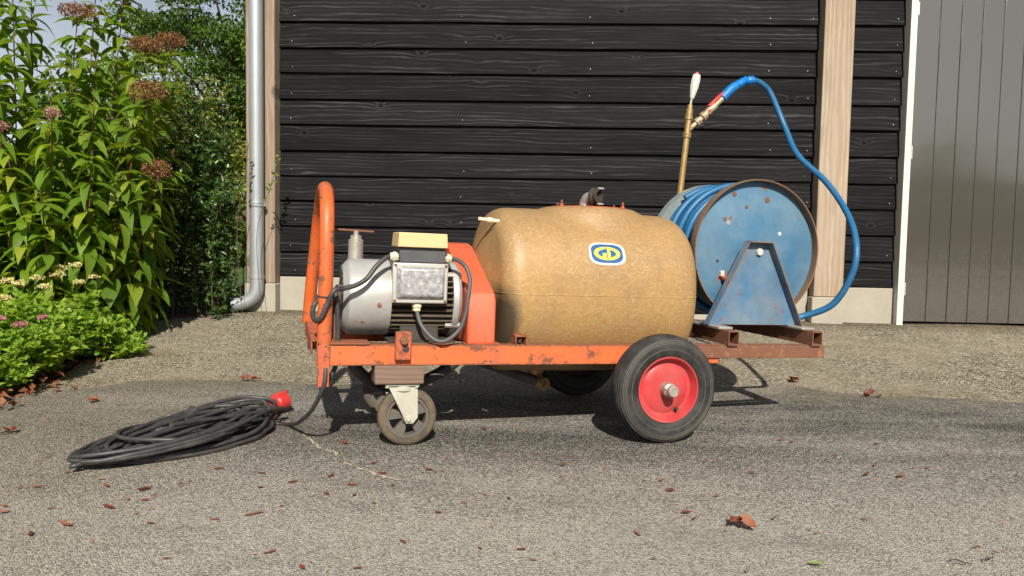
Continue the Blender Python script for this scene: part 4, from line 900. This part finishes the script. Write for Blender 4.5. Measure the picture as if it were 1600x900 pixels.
# ------------------------------------------------------------------ fallen leaves
def dry_leaf(L_, W_, curl):
    m_ = MB(); vs = []; n_ = 5
    for i in range(n_+1):
        t_ = i/n_; w = W_*math.sin(math.pi*(.08+.88*t_))*.5*(1+.25*(i % 2)); z = curl*(2*t_-1)**2*L_*.35
        vs += [(L_*(t_-.5), w, z+w*.7), (L_*(t_-.5), 0, z+.001), (L_*(t_-.5), -w, z+w*.4)]
    return m_.add(vs, [f for i in range(n_) for f in ((3*i, 3*i+1, 3*i+4, 3*i+3), (3*i+1, 3*i+2, 3*i+5, 3*i+4))])
DL = [dry_leaf(1, .30, .25).mesh('fallen_leaf', M_dry, 60), dry_leaf(1, .24, .2).mesh('fallen_leaf', M_dry, 60), dry_leaf(1, .5, .6).mesh('fallen_leaf', M_dry, 60)]
LEAVES = [(-1.844, 2.773, 0.023), (-1.115, 1.892, 0.042), (-1.163, 1.828, 0.042), (-1.072, 2.017, 0.045), (-1.219, 2.253, 0.029), (-1.17, 2.191, 0.023), (-1.045, 2.164, 0.04), (-1.0, 2.117, 0.025), (-1.103, 2.112, 0.018), (-1.053, 2.083, 0.025), (-1.003, 2.08, 0.026), (-0.975, 1.974, 0.018), (-0.91, 1.91, 0.023), (-0.671, 1.989, 0.075), (-0.76, 1.946, 0.024), (-0.551, 1.741, 0.036), (-0.456, 1.666, 0.036), (-0.334, 1.664, 0.019), (-0.587, 2.702, 0.045), (-0.765, 2.535, 0.02), (-0.913, 2.374, 0.025), (-0.764, 2.334, 0.025), (-0.724, 2.2, 0.018), (-0.645, 2.254, 0.029), (-0.546, 2.321, 0.029), (-0.465, 2.24, 0.028), (-0.439, 2.151, 0.018), (-0.372, 2.084, 0.019), (-0.438, 2.46, 0.023), (-0.394, 2.355, 0.024), (-0.344, 2.241, 0.018), (-0.491, 2.571, 0.019), (-0.223, 2.112, 0.019), (-0.187, 2.019, 0.024), (-0.209, 2.527, 0.023), (-0.18, 2.57, 0.019), (-0.253, 2.402, 0.028), (-0.188, 2.925, 0.018), (-0.096, 2.941, 0.029), (-0.167, 2.691, 0.019), (-0.065, 2.727, 0.018), (-0.253, 1.817, 0.03), (-0.065, 1.787, 0.023), (-1.505, 2.46, 0.025), (-1.405, 2.164, 0.029), (-1.361, 2.172, 0.023), (-1.216, 2.0, 0.025), (-1.347, 2.011, 0.018), (-1.322, 1.969, 0.022), (-1.351, 2.31, 0.024), (-0.968, 2.225, 0.019), (-0.52, 2.153, 0.028), (-0.774, 1.7, 0.018), (0.002, 2.142, 0.018), (-0.123, 2.096, 0.024), (0.328, 1.899, 0.032), (0.439, 1.964, 0.018), (0.499, 2.01, 0.029), (0.609, 2.2, 0.018), (0.673, 2.295, 0.023), (0.887, 2.387, 0.019), (0.717, 2.023, 0.032), (1.147, 2.659, 0.018), (1.228, 2.533, 0.018), (1.155, 2.432, 0.029), (1.395, 2.514, 0.029), (1.258, 2.421, 0.029), (1.363, 2.806, 0.023), (1.567, 2.9, 0.018), (1.742, 3.095, 0.023), (1.669, 2.732, 0.024), (1.553, 2.424, 0.025), (1.649, 2.453, 0.018), (1.562, 2.685, 0.024), (0.034, 1.784, 0.025), (0.059, 1.725, 0.018), (0.098, 2.607, 0.019), (0.05, 2.692, 0.018), (0.179, 2.482, 0.025), (0.314, 2.455, 0.018), (0.473, 2.333, 0.024), (0.482, 2.241, 0.023), (0.665, 2.554, 0.024), (0.703, 2.495, 0.025), (0.844, 2.458, 0.018), (0.785, 2.434, 0.028), (0.774, 3.043, 0.024), (0.881, 3.103, 0.024), (0.927, 3.08, 0.018), (1.044, 2.985, 0.024), (1.054, 2.821, 0.024), (1.02, 2.85, 0.024), (1.086, 2.729, 0.018), (1.159, 1.849, 0.023), (1.183, 1.817, 0.018), (0.488, 2.057, 0.023), (0.968, 2.034, 0.019)]
BIG = [(0.613, 1.968), (-1.306, 3.836), (1.48, 3.975), (1.757, 3.705), (-1.838, 2.764), (3.045, 5.538), (-0.956, 3.241), (-1.806, 3.299)]
GREEN = (0.714, 1.73)
TWIGS = [(1.056, 1.754), (1.144, 1.772)]
for (x, y, s) in LEAVES:
    s *= random.uniform(.7, 1.35) if s < .06 else .75; k = random.choice((0, 1, 1)) if s < .05 else 1
    o = link('fallen_leaf', DL[k]); o.location = (x, y, gz(x, y)+.011); o.rotation_euler = (random.uniform(-.15, .15), random.uniform(-.1, .1), random.gauss(0, .9)); o.scale = (s, s*random.uniform(.7, 1.4), s*random.uniform(.5, 1.6))
    tag(o, 'small reddish-brown dry leaf lying flat on the driveway', 'leaf', 'dry leaves scattered on the driveway')
def leaf_clump(name, x, y, label, n_, s):
    e = empty(name, (x, y, gz(x, y)+.012)); tag(e, label, 'leaf')
    for i in range(n_):
        o = link('leaf_lobe', DL[2 if i % 2 else 0], e); o.location = (random.gauss(0, s*.35), random.gauss(0, s*.2), .004+.006*i/n_); o.rotation_euler = (random.uniform(-.5, .5), random.uniform(-.4, .4), random.uniform(0, 6)); o.scale = (s,)*3
leaf_clump('curled_leaf', *BIG[0], 'large curled brown leaf lying alone in the right foreground', 5, .05)
leaf_clump('curled_leaf', *BIG[1], 'crumpled tan leaf on the gravel edge between the bed and the cart handle', 4, .06)
leaf_clump('curled_leaf', *BIG[2], 'tan oak leaf on the gravel just right of the cart shadow', 4, .055)
leaf_clump('curled_leaf', *BIG[3], 'tan leaf on the gravel edge right of the cart, farther right one', 3, .06)
leaf_clump('curled_leaf', *BIG[4], 'reddish curled leaf at the left edge near the cable coil', 3, .05)
leaf_clump('curled_leaf', *BIG[5], 'brown leaf lying against the foot of the glossy door', 3, .05)
leaf_clump('curled_leaf', *BIG[6], 'orange leaf lying beside the red plug', 3, .045)
leaf_clump('curled_leaf', *BIG[7], 'pair of brown leaves left of the cable coil', 3, .045)
x, y = GREEN; o = dry_leaf(.034, .012, .1).build('green_leaf', M_greenleaf, None, 60); o.location = (x, y, .012); tag(o, 'fresh green leaf at the bottom edge of the driveway', 'leaf')
for i, (x, y) in enumerate(TWIGS):
    o = MB().tube(spline([(-.02, 0, 0), (-.006, .008, .002), (.01, .003, .001), (.022, .009, 0)], 4), .0016, 6).build('twig', M_twig, None, 60); o.location = (x, y, .012); o.rotation_euler = (0, 0, -.6+1.1*i)
    tag(o, ('dark bent twig lying in the bottom right corner', 'short dark twig beside the brown leaf at bottom right')[i], 'twig')
# leaf litter under the bed plants, too many to count, and crumbs on the asphalt
n = 700; P = np.stack([rng.uniform(-3.0, -2.05, n), rng.uniform(3.05, 4.6, n), np.zeros(n)], 1)
P = P[[bed_edge(p[1])-.75 < p[0] < bed_edge(p[1])+.10*abs(rng.normal()) for p in P]]; P[:, 2] = [gz(*p[:2])+.012+.03*rng.random() + (.045 if p[0] < bed_edge(p[1])-.12 else 0) for p in P]
D = rdir(len(P)); D[:, 2] *= .25; o = leaf_mass('leaf_litter', P, D, .055*rng.uniform(.5, 1.3, len(P)), .03, M_drym, None, up=np.array([0, 0, 1.])); tag(o, 'brown leaf litter under the plants of the bed', 'leaf litter', kind='stuff')
n = 900; P = np.stack([rng.uniform(-3, 4, n), rng.uniform(1.2, 5.4, n), np.zeros(n)], 1); P = P[[p[0] > bed_edge(p[1])+.02 for p in P]]; P[:, 2] = [gz(*p[:2])+.012 for p in P]
D = rdir(len(P)); D[:, 2] *= .1; o = leaf_mass('leaf_crumbs', P, D, .013*rng.uniform(.4, 1.5, len(P)), .006, M_drym, None, up=np.array([0, 0, 1.])); tag(o, 'tiny crumbs of dry leaf strewn over the driveway', 'leaf litter', kind='stuff')
